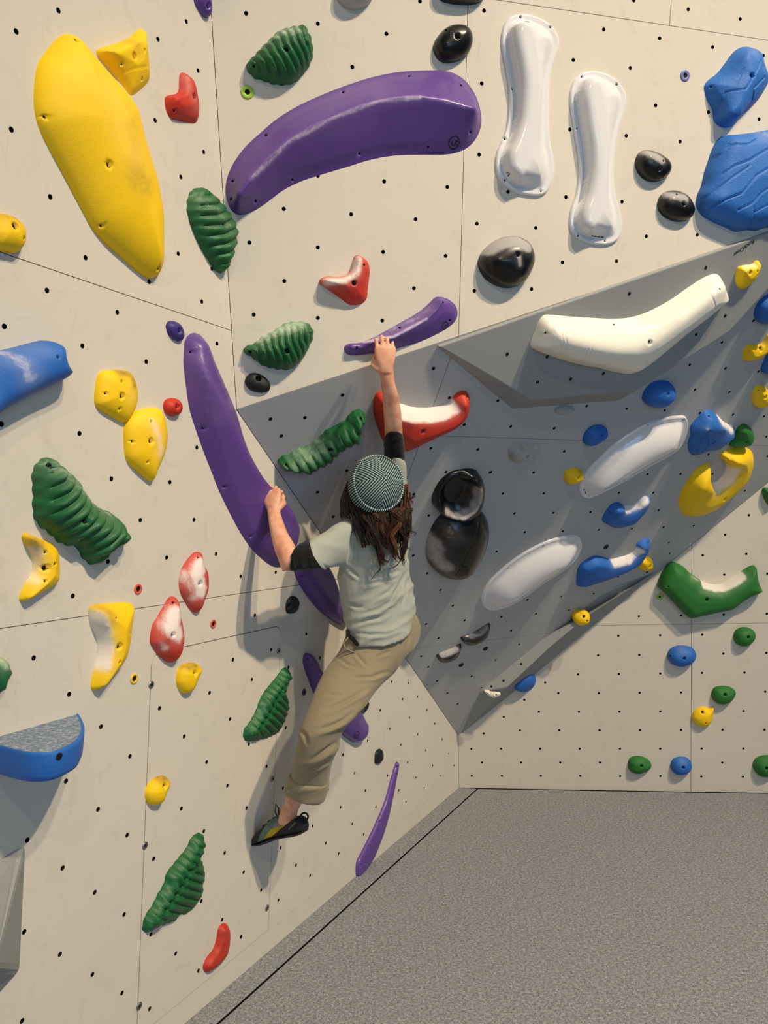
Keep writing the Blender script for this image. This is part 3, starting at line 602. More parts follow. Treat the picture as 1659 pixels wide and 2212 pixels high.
hold('L', 'z7', [(138, 45), (155, 32), (200, 45), (260, 70), (320, 95), (360, 130), (375, 180), (382, 280), (378, 330), (355, 365), (290, 405), (200, 450), (140, 472), (122, 465), (125, 430), (145, 385), (175, 330), (200, 290), (205, 230), (185, 160), (155, 110), (138, 75)],
     'smaller of two yellow crescent pinch holds', 'yellow', .06, 'ridge', ridge=[(165, 65), (225, 140), (250, 230), (225, 330), (160, 430)], soft=.02, power=.6, bolts=[(300, 258)], screws=[(291, 156), (351, 232), (288, 342)], chalk=[([(190, 140), (215, 230), (190, 330)], .02, .6)], grime=[([(200, 60), (260, 110)], .015, .5)])
hold('L', 'z7', [(565, 520), (580, 500), (620, 488), (720, 480), (830, 478), (855, 490), (857, 530), (840, 680), (825, 780), (800, 850), (740, 930), (690, 985), (640, 1035), (600, 1045), (580, 1030), (585, 970), (600, 900), (618, 820), (620, 740), (605, 680), (580, 630), (565, 580)],
     'larger of two yellow crescent pinch holds, with a white chalked inner face', 'yellow', .075, 'ridge', ridge=[(600, 540), (680, 640), (715, 740), (700, 860), (620, 1010)], soft=.02, power=.6, bolts=[(765, 760)], screws=[(746, 582), (836, 680), (768, 860)], chalk=[([(590, 560), (640, 650), (660, 760), (640, 880)], .02, .85)], grime=[([(600, 510), (700, 560)], .025, .55)])
hold('L', 'z7', [(1262, 150), (1280, 150), (1290, 175), (1297, 215), (1325, 270), (1335, 330), (1333, 400), (1312, 460), (1285, 520), (1260, 545), (1240, 545), (1205, 510), (1175, 460), (1150, 410), (1143, 350), (1150, 285), (1185, 220), (1230, 165)], 'red almond hold whitened with chalk, upper one of a pair', 'red', 0.035, power=.6, bolts=[(1282, 357)], screws=[(1272, 195)], chalk=[([(1290, 250), (1260, 300), (1290, 400)], .03, 1.0), ([(1190, 310), (1250, 440)], .03, .6)], grime=[((1290, 330), .01, .3)])
hold('L', 'z7', [(1095, 437), (1115, 437), (1138, 470), (1150, 530), (1165, 600), (1178, 680), (1175, 740), (1160, 800), (1130, 845), (1090, 868), (1060, 855), (1015, 820), (980, 770), (958, 735), (960, 690), (975, 620), (1010, 560), (1050, 490), (1075, 450)], 'red almond hold across the panel seam, lower one of a pair', 'red', 0.040, power=.6, bolts=[(1110, 686)], screws=[(1112, 482)], chalk=[([(1130, 560), (1090, 640), (1140, 680)], .032, .95), ([(1030, 740), (1060, 770)], .015, .6)])
hold('L', 'z7', [(1125, 960), (1130, 920), (1155, 880), (1210, 862), (1260, 868), (1287, 895), (1285, 930), (1260, 990), (1230, 1040), (1195, 1062), (1165, 1060), (1140, 1030), (1125, 990)], 'egg-shaped yellow hold just under the top edge of the access door', 'yellow', 0.032, bolts=[(1251, 933)], grime=[([(1170, 885), (1250, 880)], .014, .7)])
hold('L', 'z7', [(-90, 830), (0, 825), (30, 860), (58, 890), (62, 930), (45, 980), (20, 1020), (0, 1045), (-90, 1060), (-130, 950)], 'edge of a green hold with a chalky top, above the blue half-moon ledge', 'green', .05, chalk=[([(-20, 840), (30, 870)], .02, .7)])
hold('L', 'z10', [(925, 190), (935, 150), (960, 110), (1010, 78), (1055, 75), (1080, 100), (1082, 140), (1065, 190), (1040, 240), (1005, 265), (965, 265), (935, 240)], 'egg-shaped yellow hold beside the left edge of the access door', 'yellow', 0.032, bolts=[(1057, 144)], grime=[([(1000, 90), (1060, 90)], .014, .7)])
hold('L', 'z10', [(1260, 443), (1285, 442), (1305, 460), (1310, 520), (1295, 570), (1280, 600), (1300, 630), (1305, 670), (1312, 720), (1300, 770), (1300, 820), (1270, 880), (1230, 930), (1180, 965), (1145, 965), (1130, 995), (1075, 1020), (1020, 1040), (980, 1065), (930, 1078), (910, 1060), (913, 1020), (935, 960), (970, 910), (1010, 830), (1045, 770), (1065, 700), (1110, 640), (1150, 590), (1190, 540), (1220, 480)],
     'green ribbed caterpillar hold lowest on the left wall, above the small red bean', 'green', .06, 'ridge', ridge=[(1280, 480), (1220, 590), (1150, 720), (1060, 880), (960, 1040)], soft=.022, power=.7, ribs=((1290, 430), (920, 1080), 13, .011, .3), wavy=(.003, .024), screws=[(1180, 762)], creases=[([(1290, 610), (1210, 690), (1170, 780), (1110, 880), (1060, 960)], .014, .014)], res=4000)
hold('L', 'z10', [(1415, 1025), (1440, 1020), (1465, 1045), (1472, 1100), (1470, 1160), (1455, 1220), (1420, 1270), (1370, 1310), (1330, 1335), (1305, 1330), (1298, 1290), (1320, 1240), (1365, 1180), (1385, 1110), (1395, 1055)], 'small red bean-shaped hold just above the kickboard', 'red', .035, 'ridge', ridge=[(1430, 1050), (1435, 1150), (1390, 1240), (1325, 1310)], soft=.02, power=.6, screws=[(1455, 1052)], grime=[([(1430, 1080), (1430, 1180), (1370, 1260)], .012, .4)])
hold('L', 'z8', [(330, 897), (360, 900), (380, 930), (380, 975), (345, 1030), (360, 1080), (370, 1130), (355, 1200), (330, 1265), (300, 1310), (270, 1325), (240, 1340), (200, 1350), (150, 1362), (90, 1362), (75, 1340), (80, 1290), (110, 1250), (150, 1180), (190, 1080), (240, 1010), (290, 950)],
     'green ribbed caterpillar hold on the access door behind the climber\'s leg', 'green', .06, 'ridge', ridge=[(350, 925), (300, 1010), (240, 1100), (170, 1230), (100, 1330)], soft=.022, power=.7, ribs=((360, 890), (90, 1370), 13, .011, .3), wavy=(.003, .024), creases=[([(350, 1020), (290, 1100), (250, 1200), (190, 1290)], .014, .016)], res=4000)
hold('L', 'z8', [(440, 110), (480, 78), (520, 90), (580, 180), (632, 262), (668, 345), (700, 440), (735, 540), (750, 600), (745, 632), (715, 630), (640, 592), (560, 530), (495, 455), (440, 375), (405, 300), (398, 250), (415, 160)], 'purple hold half hidden behind the climber\'s back', 'purple', .05, 'flat', edge=.05, bulge=.3, screws=[(455, 312), (670, 556)], res=1800)
hold('L', 'z8', [(455, 835), (465, 803), (490, 793), (520, 812), (560, 885), (620, 960), (700, 1040), (790, 1130), (835, 1190), (858, 1210), (867, 1240), (863, 1300), (845, 1360), (815, 1385), (785, 1380), (740, 1350), (690, 1310), (620, 1210), (560, 1110), (525, 1060), (490, 970), (462, 890)], 'purple banana hold passing behind the climber\'s thigh', 'purple', .045, 'flat', edge=.04, bulge=.3, screws=[(518, 873), (497, 840)], res=1800)
hold('L', 'z11', [(1060, 120), (1067, 130), (1066, 180), (1055, 260), (1035, 370), (1010, 480), (975, 600), (940, 690), (900, 775), (860, 830), (805, 878), (795, 870), (793, 820), (800, 770), (840, 690), (890, 590), (940, 480), (980, 380), (1010, 270), (1035, 180), (1050, 130)], 'thin pointed purple tusk hold near the floor', 'purple', .022, 'flat', edge=.02, bulge=.3, screws=[(1062, 165), (1056, 216), (950, 520), (877, 678), (826, 797)], res=1800)
hold('L', 'z8', [(345, 510), (352, 470), (375, 440), (410, 440), (433, 470), (430, 510), (405, 545), (375, 550), (350, 540)], 'black button hold left of the climber\'s waist', 'black_matte', .018, bolts=[(378, 500)], res=500)
hold('L', 'z11', [(915, 110), (920, 75), (940, 52), (962, 58), (972, 90), (968, 120), (950, 145), (930, 150), (915, 140)], 'black button hold above the thin purple tusk hold', 'black_matte', .018, res=500)
hold('L', 'z8', [(825, 1190), (838, 1140), (868, 1105), (878, 1130), (870, 1160), (850, 1182)], 'black button hold peeking out from behind the climber\'s knee', 'black_matte', .015, res=400)
# blue half-moon ledge on the left wall
def ledge():
    pl = PL['L']; plan = [(169, 0), (151, .04), (114, .105), (65, .161), (27, .18), (-8, .183), (-31, .157), (-39, .119), (-40, .059), (-39, 0)]
    top = on('L', 'px', [(65, 1569)])[0][1]; us = [on('L', 'px', [(x0, 1587 - .274 * x0)])[0][0] for x0, _ in plan]; pc = np.array([(u_, h_) for u_, (_, h_) in zip(us, plan)]); pc = np.array([.5 * ((2 * pc[i]) + (pc[i + 1] - pc[max(i - 1, 0)]) * t + (2 * pc[max(i - 1, 0)] - 5 * pc[i] + 4 * pc[i + 1] - pc[min(i + 2, 9)]) * t * t + (3 * pc[i] - pc[max(i - 1, 0)] - 3 * pc[i + 1] + pc[min(i + 2, 9)]) * t ** 3) for i in range(9) for t in (0, .25, .5, .75)] + [pc[9]])
    n = len(pc) - 1; v, f, mi = [], [], []; M = []; u_c = pc[:, 0].mean(); wid = 0.0; u_r = u_c
    for (dv, sc) in [(0.0, .985), (-.003, .997), (-.008, 1.0), (-.05, .985), (-.060, .96), (-.066, .90), (-.068, .75)]:
        M.append([(u_c + (u_ - u_c) * sc, top + dv, h_ * sc if 0 < i < n else -.003) for i, (u_, h_) in enumerate(pc)])
    for r in M: v += r
    for k in range(len(M) - 1):
        for i in range(n): a = k * (n + 1) + i; f.append((a, a + 1, a + n + 2, a + n + 1)); mi.append(0)
    # chalky recessed top
    b0 = len(v); rim = [(x, y - .003, max(w_ - .006, -.003)) for (x, y, w_) in [(u, top, w2 * .97) for (u, _, w2) in M[0]]]; v += rim
    for i in range(n): f.append((i + 1, i, b0 + i, b0 + i + 1)); mi.append(0)
    m0 = len(v); v.append((u_r - wid, top - .003, 0.0))
    for i in range(n): f.append((b0 + i + 1, b0 + i, m0)); mi.append(1)
    e0 = (len(M) - 1) * (n + 1); m1 = len(v); v.append((u_r - wid, top - .068, 0.0))
    for i in range(n): f.append((e0 + i, e0 + i + 1, m1)); mi.append(0)
    cen = np.array([u_r - wid, top - .05]); v = [(a - cen[0], b - cen[1], c_) for a, b, c_ in v]
    t = NT('chalky_top'); nz = t.noise(120, 4, .7); t.base(t.ramp(nz, [(.3, srgb((70, 92, 128))), (.55, srgb((128, 142, 160))), (.75, srgb((190, 196, 204)))])); t.set(Roughness=.75); t.bump(nz, .8, .004); MAT['chalky_top'] = t.m
    me = mesh('ledge', v, f, ['blue', 'chalky_top'], mi, True); bm = bmesh.new(); bm.from_mesh(me); bmesh.ops.recalc_face_normals(bm, faces=bm.faces); bm.to_mesh(me); bm.free()
    ob = link('ledge_hold', me, None, mat4(pl.pt(*cen), pl.ex, pl.ey, pl.n)); me.polygons.foreach_set('use_smooth', [m_ == 0 for m_ in mi]); tag(ob, 'blue half-moon ledge hold with a chalk-dusted flat top', 'climbing hold')
    # bolt hole in the front, found on the surface
    from mathutils.bvhtree import BVHTree
    MW = PW[ob.name]; bv = BVHTree.FromPolygons([MW @ Vector(q) for q in v], [tuple(x) for x in f]); loc, nor, _, _ = bv.ray_cast(Vector(tuple(CAM)), Vector(tuple(ray((128, 1634)))))
    if loc is not None:
        n_ = unit(np.array(nor)); n_ = n_ if n_ @ (CAM - np.array(loc)) > 0 else -n_; up = np.array([0, 0, 1.0]); ey = unit(up - n_ * (up @ n_)); ex = np.cross(ey, n_); link('bolt_socket', CAP, ob, mat4(np.array(loc) + n_ * .0005, ex * 1.25, ey * 1.25, n_))
    return ob
LEDGE = ledge()

# --- upper back wall
hold('B', 'z2', [(250, 365), (270, 345), (300, 315), (330, 280), (385, 225), (420, 190), (460, 170), (510, 155), (555, 148), (585, 150), (605, 185), (620, 220), (630, 280), (628, 330), (610, 380), (580, 420), (550, 455), (520, 480), (470, 492), (420, 490), (375, 480), (340, 465), (300, 455), (270, 430), (250, 400)],
     'green ribbed shell hold above the big purple arch hold', 'green', .065, power=.6, ribs=((250, 400), (640, 240), 10, .011, -.2), wavy=(.004, .026), bolts=[(477, 284)], screws=[(291, 381)], chalk=[([(330, 260), (430, 200), (540, 165)], .03, .6)], res=3000)
ARCH = 'big purple arch-shaped hold across the upper back wall'
hold('B', 'z2', [(130, 1050), (145, 1000), (180, 930), (240, 850), (320, 775), (420, 690), (540, 615), (680, 550), (820, 495), (960, 450), (1100, 420), (1240, 408), (1380, 408), (1450, 425), (1510, 465), (1560, 530), (1590, 600), (1605, 680), (1600, 740), (1575, 800), (1530, 850), (1470, 880), (1400, 893), (1250, 895), (1100, 900), (960, 925), (830, 965), (680, 1010), (560, 1050), (460, 1100), (380, 1160), (300, 1215), (240, 1240), (190, 1240), (155, 1210), (135, 1160), (126, 1110)],
     ARCH, 'purple', .085, 'ridge', ridge=[(200, 1130), (270, 1030), (380, 910), (500, 810), (620, 735), (750, 680), (880, 625), (1000, 590), (1120, 570), (1250, 565), (1380, 585), (1480, 612), (1560, 630)], soft=.003, power=.9,
     screws=[(168, 1046), (158, 1150), (300, 1160), (512, 1037), (360, 782), (806, 535), (1187, 441), (1487, 493), (1541, 762), (1298, 850), (899, 887)], chalk=[([(280, 1030), (500, 815), (760, 680), (1000, 590), (1250, 566)], .009, .62), ([(560, 700), (820, 560), (1000, 520)], .05, .32), ([(700, 740), (960, 690)], .03, .15)], res=4200)
hold('B', 'z2', [(1325, 290), (1330, 250), (1360, 200), (1410, 155), (1470, 140), (1520, 150), (1550, 190), (1555, 240), (1535, 300), (1490, 345), (1430, 365), (1380, 362), (1345, 335)], 'glossy black oval hold above the end of the big purple arch hold', 'black', .045, bolts=[(1468, 208)], screws=[(1402, 176)], chalk=[([(1440, 170), (1520, 170)], .02, .25)])
hold('B', 'z2', [(765, -60), (770, 0), (800, 35), (840, 58), (880, 62), (930, 45), (970, 5), (985, -60), (930, -120), (830, -120)], 'rounded grey hold at the very top of the back wall', 'grey_hold', .05)
hold('B', 'z2', [(1330, -60), (1370, 5), (1420, 22), (1500, 32), (1560, 28), (1610, 5), (1640, -60), (1560, -130), (1420, -130)], 'underside of a black hold at the very top of the back wall', 'black', .05)
WHITE_A = 'tall white waisted hold, the higher one of a pair'
hold('B', 'z3', [(315, 75), (370, 82), (430, 105), (480, 140), (515, 195), (523, 250), (510, 300), (485, 370), (470, 450), (465, 560), (468, 680), (475, 780), (490, 860), (495, 930), (480, 1000), (450, 1050), (410, 1068), (350, 1065), (280, 1048), (220, 1010), (185, 960), (173, 900), (180, 830), (210, 760), (235, 680), (245, 590), (245, 480), (230, 380), (212, 290), (205, 220), (215, 150), (250, 95)],
     WHITE_A, 'white', .062, 'flange', edge=.02, ridge=[(310, 190), (345, 330), (355, 470), (340, 620), (300, 780), (270, 940)], soft=.035, power=.8, screws=[(312, 92), (475, 147), (268, 484), (228, 756), (229, 980), (425, 1040)], res=5000)
WHITE_B = 'tall white waisted hold, the lower one of a pair'
hold('B', 'z3', [(690, 387), (760, 395), (820, 425), (870, 480), (888, 540), (880, 600), (855, 680), (835, 760), (823, 860), (820, 960), (828, 1050), (850, 1130), (862, 1200), (860, 1260), (840, 1305), (800, 1330), (750, 1335), (680, 1325), (620, 1300), (585, 1260), (575, 1210), (583, 1140), (610, 1060), (625, 960), (622, 850), (605, 740), (590, 640), (578, 560), (580, 500), (600, 440), (640, 400)],
     WHITE_B, 'white', .062, 'flange', edge=.018, ridge=[(685, 480), (715, 620), (720, 780), (715, 950), (690, 1100), (660, 1220)], soft=.035, power=.8, screws=[(644, 417), (837, 458), (621, 699), (640, 948), (628, 1282), (773, 1311), (835, 756)], res=5000)
hold('B', 'z3', [(1545, 253), (1590, 265), (1625, 295), (1640, 350), (1665, 440), (1640, 490), (1590, 560), (1545, 600), (1500, 640), (1475, 680), (1440, 695), (1400, 690), (1365, 660), (1355, 600), (1325, 540), (1310, 470), (1330, 440), (1380, 400), (1420, 350), (1460, 295), (1500, 262)],
     'blue rock-textured hold with a cracked face, above the biggest blue hold', 'blue_big', .08, 'ridge', ridge=[(1560, 300), (1580, 400), (1530, 530), (1450, 660)], soft=.03, power=.6, bolts=[(1571, 410)], screws=[(1352, 470)], chalk=[((1590, 290), .02, .35)], creases=[([(1370, 620), (1430, 500), (1540, 485), (1620, 330)], .006, .006), ([(1470, 490), (1530, 370)], .005, .004), ([(1540, 600), (1580, 480), (1640, 420)], .008, .012)], res=2600)
hold('B', 'z3', [(935, 880), (945, 845), (970, 820), (1020, 818), (1080, 840), (1120, 870), (1133, 910), (1120, 950), (1090, 975), (1050, 990), (1000, 985), (960, 955), (940, 920)], 'glossy black pebble hold, upper one of two beside the biggest blue hold', 'black', .045, bolts=[(1069, 915)], screws=[(1090, 875)], chalk=[([(1000, 830), (1080, 870)], .02, .85)])
hold('B', 'z3', [(1055, 1110), (1075, 1060), (1120, 1037), (1170, 1038), (1220, 1060), (1250, 1100), (1260, 1140), (1245, 1180), (1200, 1205), (1150, 1205), (1100, 1185), (1065, 1150)], 'glossy black pebble hold, lower one of two beside the biggest blue hold', 'black', .045, bolts=[(1203, 1106)], screws=[(1163, 1058)], chalk=[([(1120, 1060), (1210, 1080)], .02, .85)])
hold('B', 'z3', [(1405, 742), (1450, 737), (1550, 725), (1659, 707), (1750, 700), (1830, 800), (1850, 1000), (1800, 1180), (1700, 1235), (1640, 1240), (1590, 1255), (1540, 1252), (1480, 1260), (1420, 1235), (1350, 1205), (1290, 1165), (1268, 1120), (1270, 1070), (1295, 1010), (1310, 940), (1330, 880), (1350, 820), (1375, 770)],
     'biggest blue hold with a layered rock texture, cut off by the frame', 'blue_big', .09, 'flat', edge=.06, bulge=.4, screws=[(1398, 776), (1300, 1135)], chalk=[([(1630, 730), (1700, 740)], .03, .4)],
     creases=[([(1330, 880), (1420, 830), (1450, 790), (1550, 785), (1600, 760)], .007, .007), ([(1410, 945), (1480, 900), (1560, 870), (1659, 810)], .008, .008), ([(1290, 1090), (1420, 1000), (1470, 960), (1560, 900), (1570, 870)], .007, .007), ([(1300, 1150), (1440, 1080), (1520, 1050), (1600, 950), (1720, 880)], .008, .009), ([(1500, 1140), (1580, 1100), (1620, 1050), (1720, 980)], .008, .008), ([(1560, 1230), (1580, 1120)], .007, .006), ([(1590, 1150), (1720, 1080)], .008, .008)], res=5200)
hold('B', 'z3', [(80, 1440), (90, 1390), (130, 1340), (190, 1300), (250, 1284), (310, 1290), (355, 1315), (385, 1365), (390, 1420), (370, 1480), (330, 1535), (280, 1562), (220, 1567), (160, 1545), (110, 1505)], 'largest glossy black pebble hold, with a rough chalked top band', 'black', .075, bolts=[(300, 1383)], chalk=[([(130, 1360), (210, 1320), (300, 1310), (350, 1340)], .024, 1.15), ([(305, 1390), (310, 1440)], .012, .7)])
hold('B', 'z2', [(885, 1475), (915, 1485), (945, 1510), (960, 1555), (955, 1620), (948, 1680), (942, 1725), (920, 1752), (870, 1763), (840, 1760), (790, 1725), (740, 1690), (690, 1655), (665, 1635), (672, 1615), (710, 1598), (770, 1600), (820, 1590), (845, 1560), (860, 1510), (870, 1480)],
     'red heart-like hold dusted with chalk in the middle of the back wall', 'red', .055, 'ridge', ridge=[(895, 1500), (880, 1580), (820, 1625), (700, 1630)], soft=.014, power=.6, bolts=[(869, 1635)], screws=[(927, 1531), (716, 1656)], chalk=[([(890, 1500), (880, 1580), (820, 1620), (720, 1625)], .02, .75)])
GRIP = 'small purple tapered hold gripped by the climber\'s right hand'
hold('B', 'z5', [(815, 425), (812, 400), (835, 382), (900, 375), (990, 340), (1090, 285), (1190, 230), (1260, 185), (1310, 140), (1340, 112), (1380, 112), (1430, 135), (1460, 170), (1467, 215), (1450, 255), (1410, 290), (1340, 330), (1250, 370), (1150, 400), (1050, 425), (950, 440), (880, 448), (835, 445)],
     GRIP, 'purple', .045, 'ridge', ridge=[(850, 385), (920, 375), (1000, 372), (1100, 345), (1200, 295), (1290, 240), (1345, 185), (1375, 140)], soft=.002, power=.9, screws=[(885, 405), (1133, 290), (1384, 143), (1423, 246)], chalk=[([(920, 372), (1100, 340), (1290, 238)], .008, .7), ([(1000, 345), (1180, 260), (1300, 180)], .025, .45)], res=2400)
hold('B', 'z5', [(230, 410), (260, 390), (300, 375), (330, 345), (370, 325), (420, 295), (470, 265), (520, 255), (575, 255), (615, 275), (632, 310), (630, 350), (612, 385), (600, 420), (580, 450), (560, 480), (530, 510), (495, 530), (440, 530), (380, 520), (340, 505), (310, 485), (270, 455), (240, 435)],
     'green ribbed shell hold right above the grey overhang', 'green', .06, power=.6, ribs=((230, 440), (640, 340), 11, .011, -.2), wavy=(.004, .026), bolts=[(482, 423)], screws=[(268, 428)], chalk=[([(330, 350), (430, 300), (560, 270)], .03, .7)], res=3000)
hold('B', 'z5', [(238, 605), (245, 575), (270, 553), (310, 552), (355, 575), (382, 610), (383, 645), (355, 663), (300, 660), (260, 642)], 'black button hold under the green shell beside the wall corner', 'black_matte', .02, bolts=[(317, 583)], res=600)

# --- overhang
hold('G', 'z5', [(905, 757), (930, 770), (933, 800), (915, 830), (915, 880), (915, 915), (890, 945), (855, 965), (810, 985), (780, 1010), (750, 1050), (700, 1080), (650, 1105), (610, 1130), (560, 1125), (500, 1110), (450, 1095), (425, 1070), (428, 1050), (450, 1030), (500, 1015), (540, 990), (590, 975), (630, 950), (670, 920), (705, 880), (750, 860), (780, 840), (820, 820), (845, 785), (875, 765)],
     'green ribbed caterpillar hold on the grey overhang', 'green', .07, power=.6, ribs=((935, 790), (425, 1080), 12, .014, .1), wavy=(.004, .028), bolts=[(738, 1000)], screws=[(908, 815), (475, 1080)], chalk=[([(530, 1030), (600, 1020), (680, 960)], .03, .5)], res=3600)
hold('G', 'z5', [(985, 690), (1000, 665), (1025, 655), (1045, 680), (1080, 715), (1150, 730), (1200, 745), (1290, 750), (1370, 738), (1420, 720), (1445, 680), (1480, 655), (1515, 655), (1535, 685), (1540, 740), (1520, 800), (1480, 850), (1420, 890), (1330, 930), (1230, 980), (1170, 1003), (1100, 1010), (1060, 980), (1030, 930), (1000, 850), (980, 770)],
     'big red smile-shaped jug with a thick white chalked rim', 'red', .115, 'ridge', ridge=[(1010, 700), (1060, 770), (1150, 810), (1250, 828), (1350, 812), (1430, 778), (1480, 725), (1505, 690)], soft=.012, power=.6, fix=.8, bolts=[(1267, 890)], screws=[(1023, 703), (1522, 690)], chalk=[([(1090, 740), (1200, 775), (1290, 780), (1370, 765), (1430, 735)], .021, 1.2)], grime=[], res=3000)
hold('G', 'px', [(955, 1108), (975, 1099), (1000, 1094), (1022, 1096), (1038, 1103), (1049, 1116), (1055, 1138), (1053, 1168), (1041, 1201), (1027, 1228), (1003, 1245), (979, 1249), (955, 1243), (935, 1228), (922, 1207), (919, 1185), (923, 1160), (932, 1138), (942, 1122)],
     'large black oval sloper hold smeared with grey chalk', 'black', .11, power=.55, fix=.85, bolts=[(1002, 1222)], chalk=[([(935, 1170), (940, 1205), (960, 1225)], .045, .78), ([(960, 1130), (975, 1165)], .04, .4)], creases=[([(1035, 1110), (1028, 1150), (1010, 1190), (985, 1240)], .006, .006)], res=2600)
hold('G', 'z5', [(1540, 1102), (1580, 1115), (1605, 1160), (1613, 1220), (1608, 1280), (1590, 1330), (1550, 1370), (1500, 1390), (1440, 1385), (1380, 1360), (1335, 1330), (1317, 1290), (1330, 1230), (1370, 1165), (1430, 1120), (1490, 1105)],
     'black bowl-shaped jug with an open round pocket', 'black', .085, 'flat', edge=.035, bulge=.15, fix=.7, scoop=[((1492, 1288), (1600, 1250), (1530, 1385), .085, .012)], chalk=[([(1400, 1350), (1440, 1376), (1500, 1380), (1560, 1350), (1595, 1290), (1600, 1230)], .016, .75)], res=3000)
hold('G', 'z6', [(497, 965), (520, 950), (570, 945), (607, 960), (600, 978), (545, 995), (510, 985)], 'tiny pale hold under the large grey wedge volume', 'grey_hold', .02, res=500)
hold('G', 'z6', [(972, 905), (985, 865), (1020, 825), (1080, 808), (1125, 820), (1150, 855), (1150, 895), (1125, 930), (1075, 955), (1020, 950), (985, 930)], 'round blue hold right under the large grey wedge volume', 'blue', .055, bolts=[(1117, 885)], fix=.8)
hold('G', 'z6', [(650, 1130), (660, 1095), (690, 1062), (735, 1050), (775, 1062), (786, 1090), (770, 1125), (735, 1150), (690, 1163), (660, 1155)], 'round blue hold above the longer white pill hold', 'blue', .045, bolts=[(758, 1117)], fix=.8)
hold('G', 'z6', [(245, 1215), (250, 1180), (275, 1158), (310, 1155), (350, 1165), (385, 1155), (400, 1145), (412, 1160), (410, 1185), (390, 1215), (350, 1245), (300, 1258), (265, 1245)], 'grey lumpy jug in the middle of the overhang', 'grey_hold', .05, 'ridge', ridge=[(275, 1180), (330, 1195), (400, 1165)], soft=.02, power=.5, bolts=[(352, 1226)], screws=[(264, 1192)], fix=.8, chalk=[((340, 1175), .02, .5)])
hold('G', 'z6', [(548, 1340), (555, 1305), (585, 1287), (620, 1285), (650, 1305), (655, 1330), (635, 1355), (600, 1368), (565, 1365)], 'small round yellow hold at the end of the longer white pill hold', 'yellow', .04, bolts=[(630, 1342)], fix=.8, res=600, grime=[((640, 1310), .012, .6)])
PILL_A = 'longer white pill-shaped hold beside the blue rock hold'
hold('G', 'z6', [(635, 1420), (632, 1380), (655, 1330), (700, 1270), (760, 1210), (840, 1140), (930, 1080), (1020, 1035), (1100, 1010), (1170, 1000), (1205, 1002), (1222, 1025), (1222, 1080), (1205, 1140), (1180, 1180), (1120, 1225), (1000, 1290), (880, 1360), (790, 1410), (720, 1440), (680, 1453), (650, 1445)],
     PILL_A, 'white', .068, 'flange', edge=.024, power=.8, screws=[(664, 1325), (805, 1179), (1008, 1056), (1201, 1024), (680, 1448)], fix=.9, res=2400)
PILL_B = 'shorter white pill-shaped hold with a warm sheen, beside the black oval sloper'
hold('G', 'z9', [(100, 490), (105, 450), (140, 390), (200, 330), (280, 265), (370, 210), (470, 165), (560, 143), (610, 140), (640, 160), (648, 195), (635, 240), (605, 290), (550, 335), (450, 400), (350, 470), (270, 520), (200, 545), (145, 550), (112, 530)],
     PILL_B, 'white', .068, 'flange', edge=.024, power=.8, screws=[(113, 463), (240, 322), (436, 199), (612, 160), (157, 548)], fix=.9, res=2400)
hold('G', 'z6', [(1235, 1060), (1270, 1015), (1310, 975), (1345, 970), (1385, 1000), (1420, 1035), (1470, 1060), (1483, 1085), (1470, 1120), (1430, 1155), (1380, 1190), (1310, 1200), (1255, 1220), (1225, 1190), (1222, 1150), (1235, 1100)],
     'blue angular rock hold with a chalked corner, on the overhang', 'blue_big', .075, 'ridge', ridge=[(1330, 1000), (1340, 1080), (1440, 1080)], soft=.02, power=.5, fix=.8, bolts=[(1368, 1147)], screws=[(1337, 1005)], chalk=[([(1390, 1010), (1460, 1070)], .025, .85), ((1330, 1075), .012, .6)], creases=[([(1250, 1210), (1300, 1120), (1340, 1085)], .006, .006), ([(1300, 1200), (1340, 1150), (1330, 1090)], .006, .006)], res=2000)
hold('G', 'z6', [(1445, 1160), (1472, 1115), (1490, 1068), (1520, 1045), (1555, 1060), (1577, 1095), (1572, 1140), (1545, 1165), (1500, 1170)], 'round green hold next to the blue rock hold on the overhang', 'green_plain', .045, bolts=[(1545, 1147)], fix=.8)
hold('G', 'z6', [(1172, 1480), (1180, 1430), (1210, 1370), (1260, 1300), (1310, 1260), (1340, 1247), (1345, 1270), (1335, 1310), (1345, 1350), (1360, 1362), (1390, 1350), (1430, 1290), (1425, 1250), (1398, 1225), (1400, 1205), (1440, 1185), (1500, 1172), (1550, 1180), (1578, 1210), (1580, 1260), (1560, 1330), (1510, 1400), (1440, 1460), (1360, 1520), (1290, 1545), (1230, 1550), (1190, 1530)],
     'yellow claw-shaped jug with a deep chalked notch', 'yellow', .09, 'ridge', ridge=[(1215, 1480), (1290, 1400), (1370, 1420), (1460, 1370), (1510, 1290), (1510, 1210)], soft=.03, power=.55, fix=.7, bolts=[(1425, 1457)], screws=[(1235, 1506)], chalk=[([(1370, 1385), (1430, 1350), (1460, 1290)], .035, .9)], res=3000)
hold('G', 'z6', [(755, 1570), (775, 1520), (810, 1480), (845, 1472), (880, 1490), (930, 1485), (955, 1460), (985, 1440), (1015, 1438), (1017, 1465), (1000, 1510), (970, 1550), (930, 1590), (880, 1605), (830, 1612), (790, 1595)], 'blue curled jug, smaller one of two on the overhang', 'blue', .06, 'ridge', ridge=[(800, 1500), (870, 1525), (940, 1510), (1000, 1455)], soft=.02, power=.5, fix=.7, screws=[(805, 1535)], chalk=[([(890, 1515), (960, 1490), (1000, 1465)], .022, .85)])
